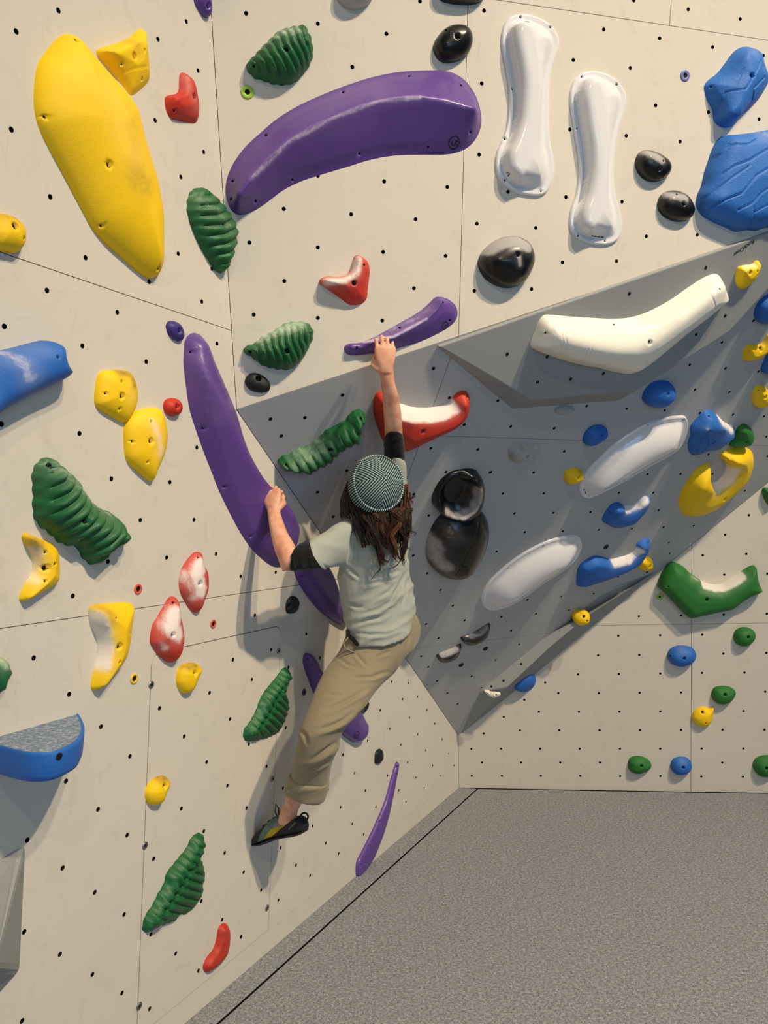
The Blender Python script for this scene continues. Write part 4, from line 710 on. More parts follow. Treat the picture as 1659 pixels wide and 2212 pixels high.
hold('G', 'z9', [(615, 395), (630, 310), (660, 280), (710, 253), (750, 255), (800, 270), (850, 260), (910, 240), (935, 215), (945, 185), (980, 160), (1010, 157), (1018, 180), (1005, 230), (970, 290), (930, 320), (860, 355), (780, 385), (700, 410), (640, 425), (618, 415)],
     'blue curled jug, larger one of two, above the slim wedge volume', 'blue', .075, 'ridge', ridge=[(660, 300), (740, 290), (820, 305), (900, 280), (960, 225), (990, 180)], soft=.02, power=.5, fix=.7, screws=[(1005, 185)], chalk=[([(820, 285), (900, 275), (960, 225)], .024, .95)])
hold('G', 'z9', [(945, 310), (960, 270), (990, 257), (1020, 265), (1033, 295), (1020, 325), (985, 330)], 'small round yellow hold behind the larger blue curled jug', 'yellow', .035, bolts=[(1016, 312)], fix=.8, res=500)
hold('G', 'zA', [(340, 478), (380, 455), (440, 430), (490, 410), (530, 385), (560, 375), (568, 395), (560, 430), (545, 475), (510, 515), (450, 540), (400, 545), (370, 530)], 'small black edge hold with a bright chalk patch', 'black', .035, 'ridge', ridge=[(375, 485), (450, 480), (545, 420)], soft=.012, power=.5, fix=.7, chalk=[([(400, 470), (470, 460), (520, 435)], .016, 1.2)], res=700)
hold('G', 'zA', [(560, 320), (600, 300), (660, 280), (720, 245), (780, 205), (815, 190), (826, 205), (820, 260), (800, 310), (760, 350), (700, 380), (640, 392), (600, 375)], 'small black edge hold greyed with chalk, up from the bright one', 'black', .04, 'ridge', ridge=[(600, 330), (700, 320), (805, 240)], soft=.012, power=.5, fix=.7, chalk=[([(660, 310), (740, 290), (795, 230)], .018, .6)], res=700)
hold('G', 'zC', [(1200, 1050), (1210, 990), (1240, 920), (1300, 855), (1364, 820), (1450, 830), (1480, 950), (1450, 1120), (1364, 1152), (1280, 1148), (1220, 1110)], 'round blue hold beside the tip of the large grey wedge volume', 'blue', .05, fix=.7)
hold('G', 'zC', [(1070, 1510), (1085, 1450), (1120, 1400), (1160, 1390), (1220, 1400), (1290, 1370), (1330, 1320), (1364, 1270), (1420, 1270), (1430, 1350), (1400, 1440), (1330, 1510), (1240, 1560), (1150, 1580), (1090, 1570)], 'yellow curled jug between the two blue holds by the frame edge', 'yellow', .05, 'ridge', ridge=[(1110, 1450), (1220, 1450), (1330, 1390), (1390, 1290)], soft=.015, power=.5, bolts=[(1285, 1450)], fix=.7, grime=[([(1300, 1380), (1360, 1330)], .015, .5)])
hold('G', 'zC', [(1275, 1690), (1300, 1600), (1340, 1510), (1364, 1460), (1450, 1450), (1480, 1600), (1450, 1720), (1364, 1725), (1300, 1705)], 'blue hold right under the yellow curled jug by the frame edge', 'blue', .05, fix=.7)
hold('G', 'zC', [(1175, 2000), (1185, 1930), (1220, 1870), (1270, 1848), (1320, 1870), (1364, 1910), (1420, 1960), (1400, 2040), (1330, 2080), (1240, 2105), (1195, 2070)], 'yellow lumpy hold by the frame edge, above the round green one', 'yellow', .045, bolts=[(1340, 1995)], screws=[(1252, 1915)], fix=.7)

# --- on the volumes
hold('V', 'z6', [(365, 610), (385, 550), (415, 480), (440, 455), (480, 453), (580, 462), (700, 470), (820, 475), (920, 465), (1020, 430), (1130, 370), (1230, 300), (1320, 245), (1370, 230), (1395, 240), (1420, 290), (1447, 350), (1430, 385), (1330, 470), (1200, 570), (1080, 670), (990, 740), (930, 775), (850, 770), (750, 745), (620, 720), (500, 685), (420, 655), (375, 632)],
     'long cream-white boomerang hold with faint carved lines', 'cream', .095, 'ridge', ridge=[(440, 540), (600, 600), (720, 635), (850, 655), (950, 650), (1060, 600), (1200, 500), (1340, 390), (1400, 320)], soft=.03, power=.55, fix=.9, bolts=[(1017, 604)], screws=[(450, 552), (820, 508), (1395, 314)],
     creases=[([(410, 640), (450, 560), (465, 470)], .004, .003), ([(490, 680), (540, 570), (550, 480)], .004, .003), ([(510, 685), (560, 570), (570, 480)], .004, .003), ([(610, 715), (680, 640)], .004, .003), ([(635, 720), (700, 645)], .004, .003), ([(1340, 460), (1370, 400), (1350, 350)], .004, .003)], grime=[([(980, 470), (1080, 480), (1150, 480)], .02, .2)], res=3600)
hold('V', 'zC', [(990, 640), (1000, 560), (1020, 510), (1080, 490), (1190, 470), (1215, 440), (1245, 430), (1270, 450), (1275, 500), (1260, 560), (1220, 650), (1150, 720), (1080, 760), (1030, 745), (1000, 700)], 'yellow hold with a curled lip on the large grey wedge volume', 'yellow', .045, 'ridge', ridge=[(1030, 540), (1130, 530), (1240, 480)], soft=.015, power=.5, fix=.8, bolts=[(1165, 572)], screws=[(1246, 556)], chalk=[([(1080, 505), (1200, 480)], .01, .6)])
hold('W', 'z9', [(592, 580), (605, 550), (640, 543), (675, 555), (692, 585), (680, 620), (645, 632), (612, 620)], 'small round yellow hold on the slim wedge volume', 'yellow', .035, bolts=[(655, 582)], screws=[(673, 606)], fix=.8, res=600, grime=[((640, 560), .012, .5)])
hold('W', 'zA', [(770, 790), (790, 785), (830, 800), (880, 805), (912, 812), (917, 830), (890, 852), (850, 858), (810, 840), (780, 815)], 'tiny white crescent hold on the slim wedge volume', 'cream', .02, screws=[(803, 822), (876, 833)], fix=.7, res=600)
hold('X', 'zA', [(1045, 765), (1090, 720), (1140, 680), (1190, 652), (1225, 660), (1240, 710), (1225, 765), (1190, 795), (1140, 806), (1090, 800)], 'round blue hold under the slim wedge volume', 'blue', .04, fix=.6)

# --- lower right wall
hold('R', 'zB', [(235, 1560), (270, 1450), (320, 1360), (390, 1280), (430, 1268), (490, 1285), (570, 1330), (640, 1400), (700, 1440), (770, 1490), (860, 1540), (960, 1560), (1050, 1555), (1150, 1500), (1250, 1440), (1340, 1370), (1410, 1325), (1480, 1308), (1500, 1330), (1515, 1420), (1550, 1540), (1592, 1630), (1580, 1650), (1450, 1720), (1330, 1790), (1200, 1885), (1000, 1930), (800, 1970), (680, 1990), (630, 1985), (590, 1950), (480, 1830), (370, 1710), (280, 1620), (245, 1595)],
     'large green boomerang jug with a chalked scoop on the lower right wall', 'green_plain', .09, 'flat', edge=.055, bulge=.15, bolts=[(875, 1755)], screws=[(375, 1590)], chalk=[([(840, 1555), (960, 1590), (1080, 1590), (1200, 1530), (1310, 1450)], .022, 1.1), ([(800, 1660), (1060, 1690)], .016, .35), ([(680, 1465), (760, 1500)], .014, .5)], res=3000)
hold('R', 'zB', [(1580, 340), (1600, 315), (1659, 320), (1750, 330), (1780, 420), (1740, 520), (1659, 535), (1620, 480), (1590, 420)], 'edge of a green hold just below the overhang, cut off by the frame', 'green_plain', .05, res=500)
for z_, pts, lab, m_, H_, b_, s_, ck in [
    ('z9', [(1470, 690), (1480, 660), (1510, 642), (1550, 643), (1585, 665), (1592, 695), (1575, 725), (1545, 745), (1505, 742), (1478, 720)], 'round green hold just below the horizontal seam of the right wall', 'green_plain', .05, [(1553, 697)], [], []),
    ('z9', [(1110, 790), (1125, 760), (1160, 742), (1200, 740), (1245, 752), (1268, 785), (1262, 820), (1235, 845), (1190, 857), (1145, 845), (1118, 820)], 'wide oval blue hold, the highest blue one on the right wall', 'blue', .06, [(1205, 812)], [(1128, 800)], [((1190, 765), .025, .25)]),
    ('z9', [(1350, 1000), (1365, 970), (1400, 960), (1450, 965), (1482, 990), (1475, 1025), (1450, 1052), (1410, 1062), (1375, 1050), (1353, 1025)], 'round green hold just above the small yellow hold', 'green_plain', .05, [(1427, 1010)], [(1477, 1008)], []),
    ('z9', [(1243, 1125), (1262, 1090), (1300, 1073), (1335, 1080), (1362, 1072), (1362, 1105), (1355, 1150), (1330, 1178), (1300, 1184), (1262, 1165)], 'small yellow hold with one pointed corner beside the vertical seam', 'yellow', .04, [(1304, 1107)], [(1322, 1164)], []),
    ('z9', [(897, 1390), (905, 1355), (940, 1341), (985, 1348), (1020, 1375), (1025, 1400), (1000, 1425), (960, 1440), (920, 1432), (900, 1410)], 'green egg hold near the floor, farther from the frame edge', 'green_plain', .045, [(972, 1398)], [(906, 1392)], []),
    ('z9', [(1128, 1395), (1140, 1360), (1180, 1344), (1220, 1352), (1242, 1380), (1243, 1412), (1220, 1438), (1180, 1446), (1145, 1432)], 'round blue hold near the floor between two green ones', 'blue', .05, [(1199, 1406)], [], [((1190, 1370), .02, .25)]),
    ('z9', [(1575, 1390), (1590, 1355), (1630, 1338), (1680, 1340), (1720, 1370), (1725, 1410), (1690, 1445), (1640, 1457), (1600, 1440)], 'green egg hold near the floor, cut off by the frame', 'green_plain', .05, [(1653, 1410)], [], [])]:
    hold('R', z_, pts, lab, m_, H_, bolts=b_, screws=s_, chalk=ck, res=900)

# --- washers and bolt heads
def washer(w, z, c, rpx, label, m, r0=.0075):
    pl = PL[w]; u = on(w, z, [c])[0]; s = np.linalg.norm(hit(pl, Z(z, c)) - CAM) / F_PX; r1 = rpx * ZF[z][2] * s; n = 24; v, f, mi = [], [], []
    pr = [(r0, .0008), (r0, .0022), (r0 * 1.12, .003), (r1 * .8, .0034), (r1 * .95, .0028), (r1, .0012), (r1, -.001)]
    for (r, h) in pr:
        for i in range(n): a = 2 * math.pi * i / n; v.append((r * math.cos(a), r * math.sin(a), h))
    for k in range(len(pr) - 1):
        for i in range(n): j = (i + 1) % n; f.append((k * n + i, k * n + j, (k + 1) * n + j, (k + 1) * n + i)[::-1]); mi.append(0)
    f.append(tuple(range(n))); mi.append(1)
    o = link('washer', mesh('washer', v, f, [m, 'hole_dark'], mi, True), None, mat4(pl.pt(*u), pl.ex, pl.ey, pl.n)); tag(o, label, 'washer')
    return o
washer('B', 'z2', (252, 533), 33, 'lime green washer under the green shell hold on the back wall', 'lime')
washer('B', 'z3', (1207, 412), 24, 'pale blue washer on the upper back wall', 'washer_blue')
washer('L', 'z7', (882, 392), 32, 'orange-red washer above the larger yellow crescent hold', 'orange_red')
washer('L', 'z7', (1363, 615), 27, 'orange-red washer between the red almond pair and the door edge', 'orange_red')
washer('L', 'z7', (857, 965), 32, 'yellow washer beside the larger yellow crescent hold', 'washer_yellow')
washer('L', 'z8', (463, 1052), 22, 'dark purple washer beside the purple banana hold', 'washer_purple')
washer('G', 'z9', (778, 204), 15, 'dark blue washer above the larger blue curled jug', 'black_matte', .005)
washer('G', 'z9', (122, 758), 15, 'black washer below the grey-chalked black edge hold', 'black_matte', .005)
washer('G', 'zA', (564, 565), 24, 'black washer below the bright-chalked black edge hold', 'black_matte', .005)
washer('R', 'zB', (270, 1717), 42, 'lime green washer below the large green boomerang jug', 'lime', .006)
def bolt_head(w, z, c, label, r=.0105):
    pl = PL[w]; u = on(w, z, [c])[0]; n = 18; v, f, mi = [], [], []
    pr = [(r, -.001), (r, .0012), (r * .85, .0026), (r * .5, .0028), (r * .42, .0026), (r * .38, .0008)]
    for (q, h) in pr:
        for i in range(n): a = 2 * math.pi * i / n; v.append((q * math.cos(a), q * math.sin(a), h))
    for k in range(len(pr) - 1):
        for i in range(n): j = (i + 1) % n; f.append((k * n + i, k * n + j, (k + 1) * n + j, (k + 1) * n + i)); mi.append(0)
    f.append(tuple((len(pr) - 1) * n + i for i in range(n))); mi.append(1)
    return tag(link('bolt_head', mesh('bolt_head', v, f, ['steel', 'hole_dark'], mi), None, mat4(pl.pt(*u), pl.ex, pl.ey, pl.n)), label, 'bolt')
bolt_head('L', 'z7', (967, 1005), 'steel bolt head at the rounded door corner by the yellow egg hold')
bolt_head('L', 'z10', (927, 523), 'steel bolt head halfway down the access door edge')
bolt_head('L', 'z10', (890, 1550), 'steel bolt head at the bottom of the access door edge')
bolt_head('L', 'z8', (301, 787), 'steel bolt head at the rounded access door corner above the green caterpillar hold')
bolt_head('L', 'z11', (227, 1070), 'steel bolt head below the climbing shoe')
bolt_head('L', 'z11', (263, 245), 'steel bolt head above the climbing shoe')
# logos and writing
decal(ARCH, [arc((1446, 825), 29, 38, 0, 360, 28, .35)], .0032, 'ink_black', 'logo_ring')
decal(ARCH, [[(1436, 815), (1433, 832), (1438, 842), (1447, 842), (1453, 832), (1455, 812)], [(1470, 818), (1460, 818), (1455, 830), (1459, 840), (1468, 838)]], .0032, 'ink_black', 'logo_letters')
decal(GRIP, [arc((1394, 276), 17, 22, 0, 360, 24, .35)], .0022, 'ink_black', 'logo_ring')
decal(GRIP, [[(1389, 270), (1387, 280), (1391, 285), (1397, 280), (1399, 268)], [(1407, 272), (1401, 273), (1399, 280), (1405, 282)]], .002, 'ink_black', 'logo_letters')
decal('purple banana hold passing behind the climber\'s thigh', [arc((800, 1325), 15, 22, 0, 360, 24, .5), [(795, 1317), (793, 1330), (799, 1334), (805, 1322)], [(811, 1318), (806, 1324), (808, 1332)]], .0022, 'ink_black', 'logo')
decal(WHITE_B, [[(693, 1284), (705, 1285)], [(708, 1286), (720, 1287)], [(733, 1289), (744, 1290)], [(748, 1290), (763, 1291)]], .0038, 'ink_black', 'brand_strip')
decal(WHITE_B, [[(722, 1287), (731, 1288)]], .0034, 'ink_red', 'brand_strip_accent')
decal(WHITE_A, [[(336, 114), (350, 118), (370, 121), (390, 125), (408, 130)]], .0026, 'ink_black', 'brand_strip')
decal(WHITE_A, [arc((240, 951), 9, 10, 0, 360, 7)], .0032, 'ink_green', 'logo')
decal(PILL_A, [[(657, 1400), (661, 1410)], [(663, 1414), (668, 1426)]], .004, 'ink_black', 'brand_strip')
decal(PILL_B, [[(132, 510), (136, 520), (144, 534)]], .004, 'ink_black', 'brand_strip')
def scribble():
    pl = PL['V']; cu = bpy.data.curves.new('writing', 'FONT'); cu.body = 'RockOver'; cu.size = .021; cu.extrude = .0002; cu.align_x = 'CENTER'
    o = bpy.data.objects.new('tmp', cu); COL.objects.link(o); bpy.context.view_layer.update(); dg = bpy.context.evaluated_depsgraph_get(); me = bpy.data.meshes.new_from_object(o.evaluated_get(dg)); bpy.data.objects.remove(o)
    a, b = hit(pl, (1592, 548)), hit(pl, (1622, 527)); ex = -unit(b - a); ey = np.cross(pl.n, ex); c = hit(pl, (1606, 532))
    me.materials.clear(); me.materials.append(MAT['ink_black']); link('handwriting', me, vol1, mat4(c + pl.n * .0006, ex, ey, pl.n))
scribble()

# ---------------------------------------------------------------- the climber
from mathutils import noise as mnoise
def at(px, Y): r = ray(px); return CAM + r * (Y / r[1])
def fabric(name, c, weave=700, rough=.9, var=.12, big=18, spec=.15):
    t = NT(name); c0 = srgb(c); nz = t.noise(big, 4, .65); w = t.noise(weave, 2, .6)
    col = t.mix(nz, tuple(x * (1 - var) for x in c0[:3]) + (1,), tuple(min(1, x * (1 + var)) for x in c0[:3]) + (1,))
    t.base(col); t.set(Roughness=rough); t.b.inputs['Specular IOR Level'].default_value = spec; t.b.inputs['Sheen Weight'].default_value = .15
    t.bump(w, .35, .001); MAT[name] = t.m
fabric('tee_cotton', (160, 164, 155), 900, var=.05); fabric('khaki_cotton', (140, 129, 105), 900, var=.07); fabric('black_jersey', (16, 16, 18), 600); fabric('shoe_green', (84, 112, 96), 500, .8); fabric('shoe_yellow', (168, 150, 30), 500, .7); fabric('shoe_grey', (120, 122, 118), 500, .8); fabric('frayed_lining', (150, 160, 152), 300)
plain('shoe_rubber', (24, 25, 29), .55, spec=.4, bump=.15, bscale=200); plain('lace_green', (42, 84, 70), .8)
def skin_mat():
    t = NT('skin'); nz = t.noise(22, 4, .6); c = t.ramp(nz, [(.3, srgb((196, 132, 104))), (.55, srgb((222, 166, 136))), (.8, srgb((228, 176, 148)))])
    t.base(c); t.set(Roughness=.55); t.b.inputs['Subsurface Weight'].default_value = .12; t.b.inputs['Subsurface Radius'].default_value = (.01, .004, .002); t.b.inputs['Subsurface Scale'].default_value = .6
    t.bump(t.noise(260, 2), .15, .001); MAT['skin'] = t.m
skin_mat()
def hair_mat():
    t = NT('brown_hair'); at_ = t.attr('tone'); t.base(t.ramp(at_, [(0, srgb((22, 13, 10))), (.55, srgb((54, 31, 20))), (1, srgb((122, 72, 40)))])); t.set(Roughness=.5); t.b.inputs['Specular IOR Level'].default_value = .22; MAT['brown_hair'] = t.m
hair_mat()
def knit_mat():
    t = NT('beanie_knit'); r = t.attr('rib'); t.base(t.ramp(r, [(.3, srgb((18, 44, 50))), (.62, srgb((48, 82, 86))), (.97, srgb((176, 194, 188)))])); t.set(Roughness=.85); t.bump(t.noise(700, 2), .4, .001); MAT['beanie_knit'] = t.m  # two-tone knit; thread sheen on the rib crests is painted into the pale end
knit_mat()

class Soup:
    def __init__(s): s.v = []; s.f = []
    def loft(s, sl, n=20, caps=True):
        """sl: list of (centre, a, b, power) rings"""
        i0 = len(s.v)
        for (c, a, b, p) in sl:
            for k in range(n):
                t = 2 * math.pi * k / n; x, y = math.cos(t), math.sin(t); x, y = math.copysign(abs(x) ** p, x), math.copysign(abs(y) ** p, y); s.v.append(np.asarray(c) + np.asarray(a) * x + np.asarray(b) * y)
        for j in range(len(sl) - 1):
            for k in range(n): a = i0 + j * n + k; b = i0 + j * n + (k + 1) % n; s.f.append((a, b, b + n, a + n))
        if caps: s.f.append(tuple(range(i0 + n - 1, i0 - 1, -1))); e = i0 + (len(sl) - 1) * n; s.f.append(tuple(range(e, e + n)))
        return s
    def tube(s, pts, rad, n=14, flat=1.0, ref=(0, -1, 0), ends=True):
        pts = [np.asarray(p, float) for p in pts]; sl = []
        for i, p in enumerate(pts):
            d = unit(pts[min(i + 1, len(pts) - 1)] - pts[max(i - 1, 0)]); r = rad[i] if hasattr(rad, '__len__') else rad
            b = np.asarray(ref, float); b = b - d * (b @ d); b = unit(b) if np.linalg.norm(b) > 1e-4 else unit(np.cross(d, (1, 0, 0))); a = np.cross(d, b); sl.append((p, a * r, b * r * flat, 1.0))
        if ends:
            d0, d1 = unit(pts[0] - pts[1]), unit(pts[-1] - pts[-2]); r0, r1 = np.linalg.norm(sl[0][1]), np.linalg.norm(sl[-1][1])
            sl = [(pts[0] + d0 * r0 * .9, sl[0][1] * .3, sl[0][2] * .3, 1), (pts[0] + d0 * r0 * .55, sl[0][1] * .8, sl[0][2] * .8, 1)] + sl + [(pts[-1] + d1 * r1 * .55, sl[-1][1] * .8, sl[-1][2] * .8, 1), (pts[-1] + d1 * r1 * .9, sl[-1][1] * .3, sl[-1][2] * .3, 1)]
        return s.loft(sl, n)
    def ball(s, c, r, ax=None, n=16):
        r = np.array(r if hasattr(r, '__len__') else (r, r, r), float); ax = np.eye(3) if ax is None else np.asarray(ax)   # rows = axes
        return s.loft([(np.asarray(c) + ax[2] * r[2] * math.sin(t), ax[0] * r[0] * max(math.cos(t), .02), ax[1] * r[1] * max(math.cos(t), .02), 1) for t in np.linspace(-math.pi / 2, math.pi / 2, 11)], n)
    def slices(s, rows, n=28, p=.92, sub=3):
        """rows: (left px, right px, Y, half depth[, dz near]) -> silhouette-true loft, smoothly interpolated"""
        K = []
        for r in rows:
            l, q, Y, th = r[:4]; dz = r[4] if len(r) > 4 else 0.0; A, B = at(l, Y), at(q, Y); K.append(np.concatenate([(A + B) / 2, (B - A) / 2, np.array([0, -th, dz])]))
        K = np.array(K); out = []
        for i in range(len(K) - 1):
            a, b, c, d = K[max(i - 1, 0)], K[i], K[i + 1], K[min(i + 2, len(K) - 1)]
            for j in range(sub if i < len(K) - 2 else sub + 1):
                t = j / sub; out.append(.5 * ((2 * b) + (c - a) * t + (2 * a - 5 * b + 4 * c - d) * t * t + (3 * b - a - 3 * c + d) * t ** 3))
        return s.loft([(k[:3], k[3:6], k[6:9], p) for k in out], n)
def build(name, soup, mats, parent, voxel=None, smooth=2, disp=None, subparts=None):
    me = mesh(name, [tuple(v) for v in soup.v], soup.f, mats, None, True)
    if voxel:
        bm = bmesh.new(); bm.from_mesh(me); bmesh.ops.recalc_face_normals(bm, faces=bm.faces); bm.to_mesh(me); bm.free()
        tmp = bpy.data.objects.new('tmp', me); COL.objects.link(tmp); md = tmp.modifiers.new('r', 'REMESH'); md.mode = 'VOXEL'; md.voxel_size = voxel; md.adaptivity = 0
        bpy.context.view_layer.update(); dg = bpy.context.evaluated_depsgraph_get(); m2 = bpy.data.meshes.new_from_object(tmp.evaluated_get(dg)); bpy.data.objects.remove(tmp); me = m2; me.name = name
        bm = bmesh.new(); bm.from_mesh(me)
        for _ in range(smooth): bmesh.ops.smooth_vert(bm, verts=bm.verts, factor=.5, use_axis_x=True, use_axis_y=True, use_axis_z=True)
        if disp:
            bm.normal_update(); new = [(v, v.co + v.normal * disp(v.co, v.normal)) for v in bm.verts]
            for v, c in new: v.co = c
            bmesh.ops.smooth_vert(bm, verts=bm.verts, factor=.4, use_axis_x=True, use_axis_y=True, use_axis_z=True)
        bm.to_mesh(me); bm.free(); me.materials.clear()
        for m in mats: me.materials.append(MAT[m])
        me.polygons.foreach_set('use_smooth', [True] * len(me.polygons))
    o = link(name, me, parent, Matrix.Identity(4)); return o
base = at((600, 1815), 2.55); PERSON = bpy.data.objects.new('person', None); COL.objects.link(PERSON); PERSON.location = tuple(base); PERSON.empty_display_size = .1
PW[PERSON.name] = Matrix.Translation(tuple(base))
tag(PERSON, 'climber seen from behind in a striped knit beanie, grey tee and khaki trousers, hanging from two purple holds', 'person')
PERSON['label'] = 'climber from behind in striped beanie, grey tee and khaki trousers, gripping two purple holds'

# --- hands: palm, four fingers of different length and a thumb, hooked over an edge
def hand(sp, wrist, along, back, side, sc=1.0, curl=((12, 62, 40),) * 4, thumb=None, spread=1.0, slant=0.0):
    """along: wrist to knuckles, back: out of the back of the hand, side: towards the thumb"""
    y, z = unit(along), None; z = np.asarray(back, float); z = unit(z - y * (z @ y)); x = np.cross(y, z); x = x if x @ np.asarray(side) > 0 else -x
    P = lambda a, b, c: np.asarray(wrist) + (x * a + y * b + z * c) * sc
    sp.loft([(P(0, -.012, 0), x * .025 * sc, z * .017 * sc, 1), (P(0, .010, .001), x * .027 * sc, z * .0175 * sc, .95), (P(.001, .035, .002), x * .036 * sc, z * .0175 * sc, .85), (P(.001, .060, .003), x * .0405 * sc, z * .0155 * sc, .8), (P(.0, .080, .003), x * .040 * sc, z * .0135 * sc, .8), (P(0, .088, .002), x * .037 * sc, z * .010 * sc, .8)], 22)
    for k, (off, ln, r, by_) in enumerate(((.0295, (.041, .025, .021), .0078, .080), (.0100, (.045, .029, .022), .0081, .084), (-.0095, (.042, .027, .021), .0078, .081), (-.0280, (.033, .020, .019), .0070, .074))):
        base_y = by_ + slant * off
        sp.ball(P(off, base_y - .004, .006), (r * sc * 1.05,) * 3, None, 10)
        ang = 0.0; p = P(off, base_y, .002); fan = (off * 2.2) * spread; pts = [p - y * .012 * sc]; rad = [r * sc * 1.05]; cu = curl[k]
        pts.append(p); rad.append(r * sc * 1.08)
        for j in range(3):
            a0 = math.radians(cu[j]); ang += a0; d = unit((y * math.cos(ang) - z * math.sin(ang)) + x * fan * math.cos(ang)); q = p + d * ln[j] * sc
            pts += [p + d * ln[j] * sc * .5, q]; rad += [r * sc * (.93 - .07 * j), r * sc * (1.0 - .09 * j)]; p = q
        sp.tube(pts, rad, 12, .92, ref=z)
    th = thumb or ((.026, .012, -.006), (.048, .034, -.014), (.052, .062, -.022), (.044, .086, -.030))
    sp.tube([P(*t) for t in th], [.013 * sc, .0125 * sc, .0105 * sc, .0088 * sc], 12, .9, ref=z)

body = Soup()
# right arm, stretched up
W_r = at((833, 800), 2.345); 
body.slices([((822, 1095), (876, 1095), 2.60, .045), ((828, 1030), (872, 1030), 2.56, .042), ((832, 975), (870, 978), 2.52, .040), ((831, 945), (870, 950), 2.49, .040), ((830, 915), (869, 918), 2.455, .040), ((828, 885), (866, 885), 2.425, .039), ((826, 855), (861, 855), 2.395, .035), ((823, 830), (854, 830), 2.37, .029), ((820, 808), (851, 808), 2.352, .018), ((819, 795), (850, 795), 2.342, .014)], 22)
gp, gc, gh = surf_h(GRIP, (832, 742)); grip_pt = gp.pt(gc[0], gc[1], gh)
kn_r = at((832, 752), 2.335)
hand(body, at((834, 800), 2.342), kn_r - at((834, 800), 2.342), (0.05, -1, .12), (-1, 0, 0), .82, curl=((18, 84, 40), (14, 86, 42), (16, 84, 42), (24, 80, 40)), thumb=((.026, .006, -.004), (.046, .020, -.012), (.040, .048, -.026), (.022, .072, -.036)), spread=.9)
# left arm, bent
body.slices([((750, 1125), (742, 1215), 2.455, .045), ((702, 1152), (722, 1222), 2.41, .043), ((668, 1176), (690, 1226), 2.37, .040), ((648, 1182), (652, 1228), 2.335, .038), ((630, 1186), (620, 1234), 2.305, .036)], 22)
body.slices([((611, 1236), (648, 1212), 2.305, .030), ((606, 1222), (645, 1192), 2.305, .038), ((600, 1205), (637, 1178), 2.315, .038), ((593, 1187), (629, 1164), 2.328, .036), ((586, 1159), (620, 1148), 2.352, .032), ((581, 1132), (611, 1124), 2.38, .026), ((578, 1113), (606, 1108), 2.40, .018), ((577, 1100), (605, 1098), 2.41, .014)], 22)
wl_ = at((591, 1103), 2.41); kn_l = at((587, 1062), 2.437)
hand(body, wl_, kn_l - wl_, (-.25, -1, .1), (1, 0, 0), .80, slant=-.55, curl=((52, 92, 55), (38, 86, 50), (26, 80, 46), (18, 76, 44)), thumb=((.024, .008, -.006), (.036, .028, -.020), (.030, .050, -.034), (.014, .066, -.040)), spread=.9)
# trunk under the clothes, neck, head tipped back
body.slices([((770, 1400), (880, 1400), 2.56, .08), ((760, 1320), (880, 1310), 2.55, .08), ((755, 1230), (875, 1230), 2.54, .085), ((765, 1160), (870, 1150), 2.53, .085), ((785, 1120), (868, 1110), 2.53, .07)], 22)
HX = unit(np.array([.26, -1.0, .20])); HC = at((813, 1058), 2.47)           # crown axis and head centre
FU = unit(np.array([.0, .18, 1.0]) - HX * (np.array([.0, .18, 1.0]) @ HX)); FS = np.cross(FU, HX)   # face points up
hb = lambda s_, u_, c_: HC + FS * s_ + FU * u_ + HX * c_
body.ball(hb(0, -.006, -.02), (.072, .080, .085), np.array([FS, FU, HX]), 20); body.ball(hb(0, .030, -.045), (.056, .060, .070), np.array([FS, FU, HX]), 18)
body.ball(hb(0, .062, -.098), (.026, .024, .020), np.array([FS, FU, HX]), 12)                                   # chin
body.tube([hb(0, .082, .002), hb(0, .104, -.030), hb(0, .094, -.044)], [.008, .013, .012], 12)                                 # nose
body.tube([hb(-.022, .088, -.068), hb(0, .094, -.066), hb(.022, .088, -.068)], [.006, .008, .006], 10); body.tube([hb(-.018, .086, -.078), hb(0, .092, -.080), hb(.018, .086, -.078)], [.006, .008, .006], 10)   # lips
for sx in (-1, 1):
    body.ball(hb(sx * .031, .076, .004), (.016, .012, .013), np.array([FS, FU, HX]), 12); body.tube([hb(sx * .014, .084, .020), hb(sx * .034, .082, .024), hb(sx * .05, .070, .018)], [.007, .008, .006], 10)
    body.tube([hb(sx * .074, -.012, .012), hb(sx * .084, -.024, -.006), hb(sx * .074, -.014, -.034)], [.009, .012, .008], 10, .5)    # ears
body.tube([hb(0, -.02, -.05), at((815, 1110), 2.53), at((815, 1140), 2.55)], [.052, .052, .06], 18)
# legs: shin and foot skin
body.slices([((775, 1410), (850, 1420), 2.55, .06), ((735, 1455), (800, 1475), 2.49, .05), ((690, 1530), (740, 1545), 2.43, .045), ((665, 1600), (712, 1605), 2.42, .04), ((650, 1650), (698, 1655), 2.455, .04), ((625, 1700), (664, 1708), 2.49, .030), ((616, 1729), (654, 1731), 2.505, .028), ((609, 1745), (646, 1746), 2.515, .028), ((603, 1760), (642, 1760), 2.525, .030), ((600, 1778), (645, 1778), 2.53, .028)], 22)
RK = [at((845, 1385), 2.57), at((852, 1360), 2.70), at((850, 1352), 2.88), at((815, 1420), 2.95), at((785, 1475), 2.985)]
body.tube(RK, [.075, .065, .055, .045, .035], 16)
bd = build('body', body, ['skin'], PERSON, .0031, 2)
plain('eye_white', (235, 235, 230), .2); plain('eye_iris', (60, 45, 35), .2)
for sx in (-1, 1):
    e = Soup(); e.ball(hb(sx * .031, .0795, .004), .0105, np.array([FS, HX, FU]), 16); eo = build('eye', e, ['eye_white', 'eye_iris'], bd); eo.data.polygons.foreach_set('material_index', [1 if (np.array(p.center) - hb(sx * .031, .0795, .004)) @ FU > .0088 else 0 for p in eo.data.polygons])

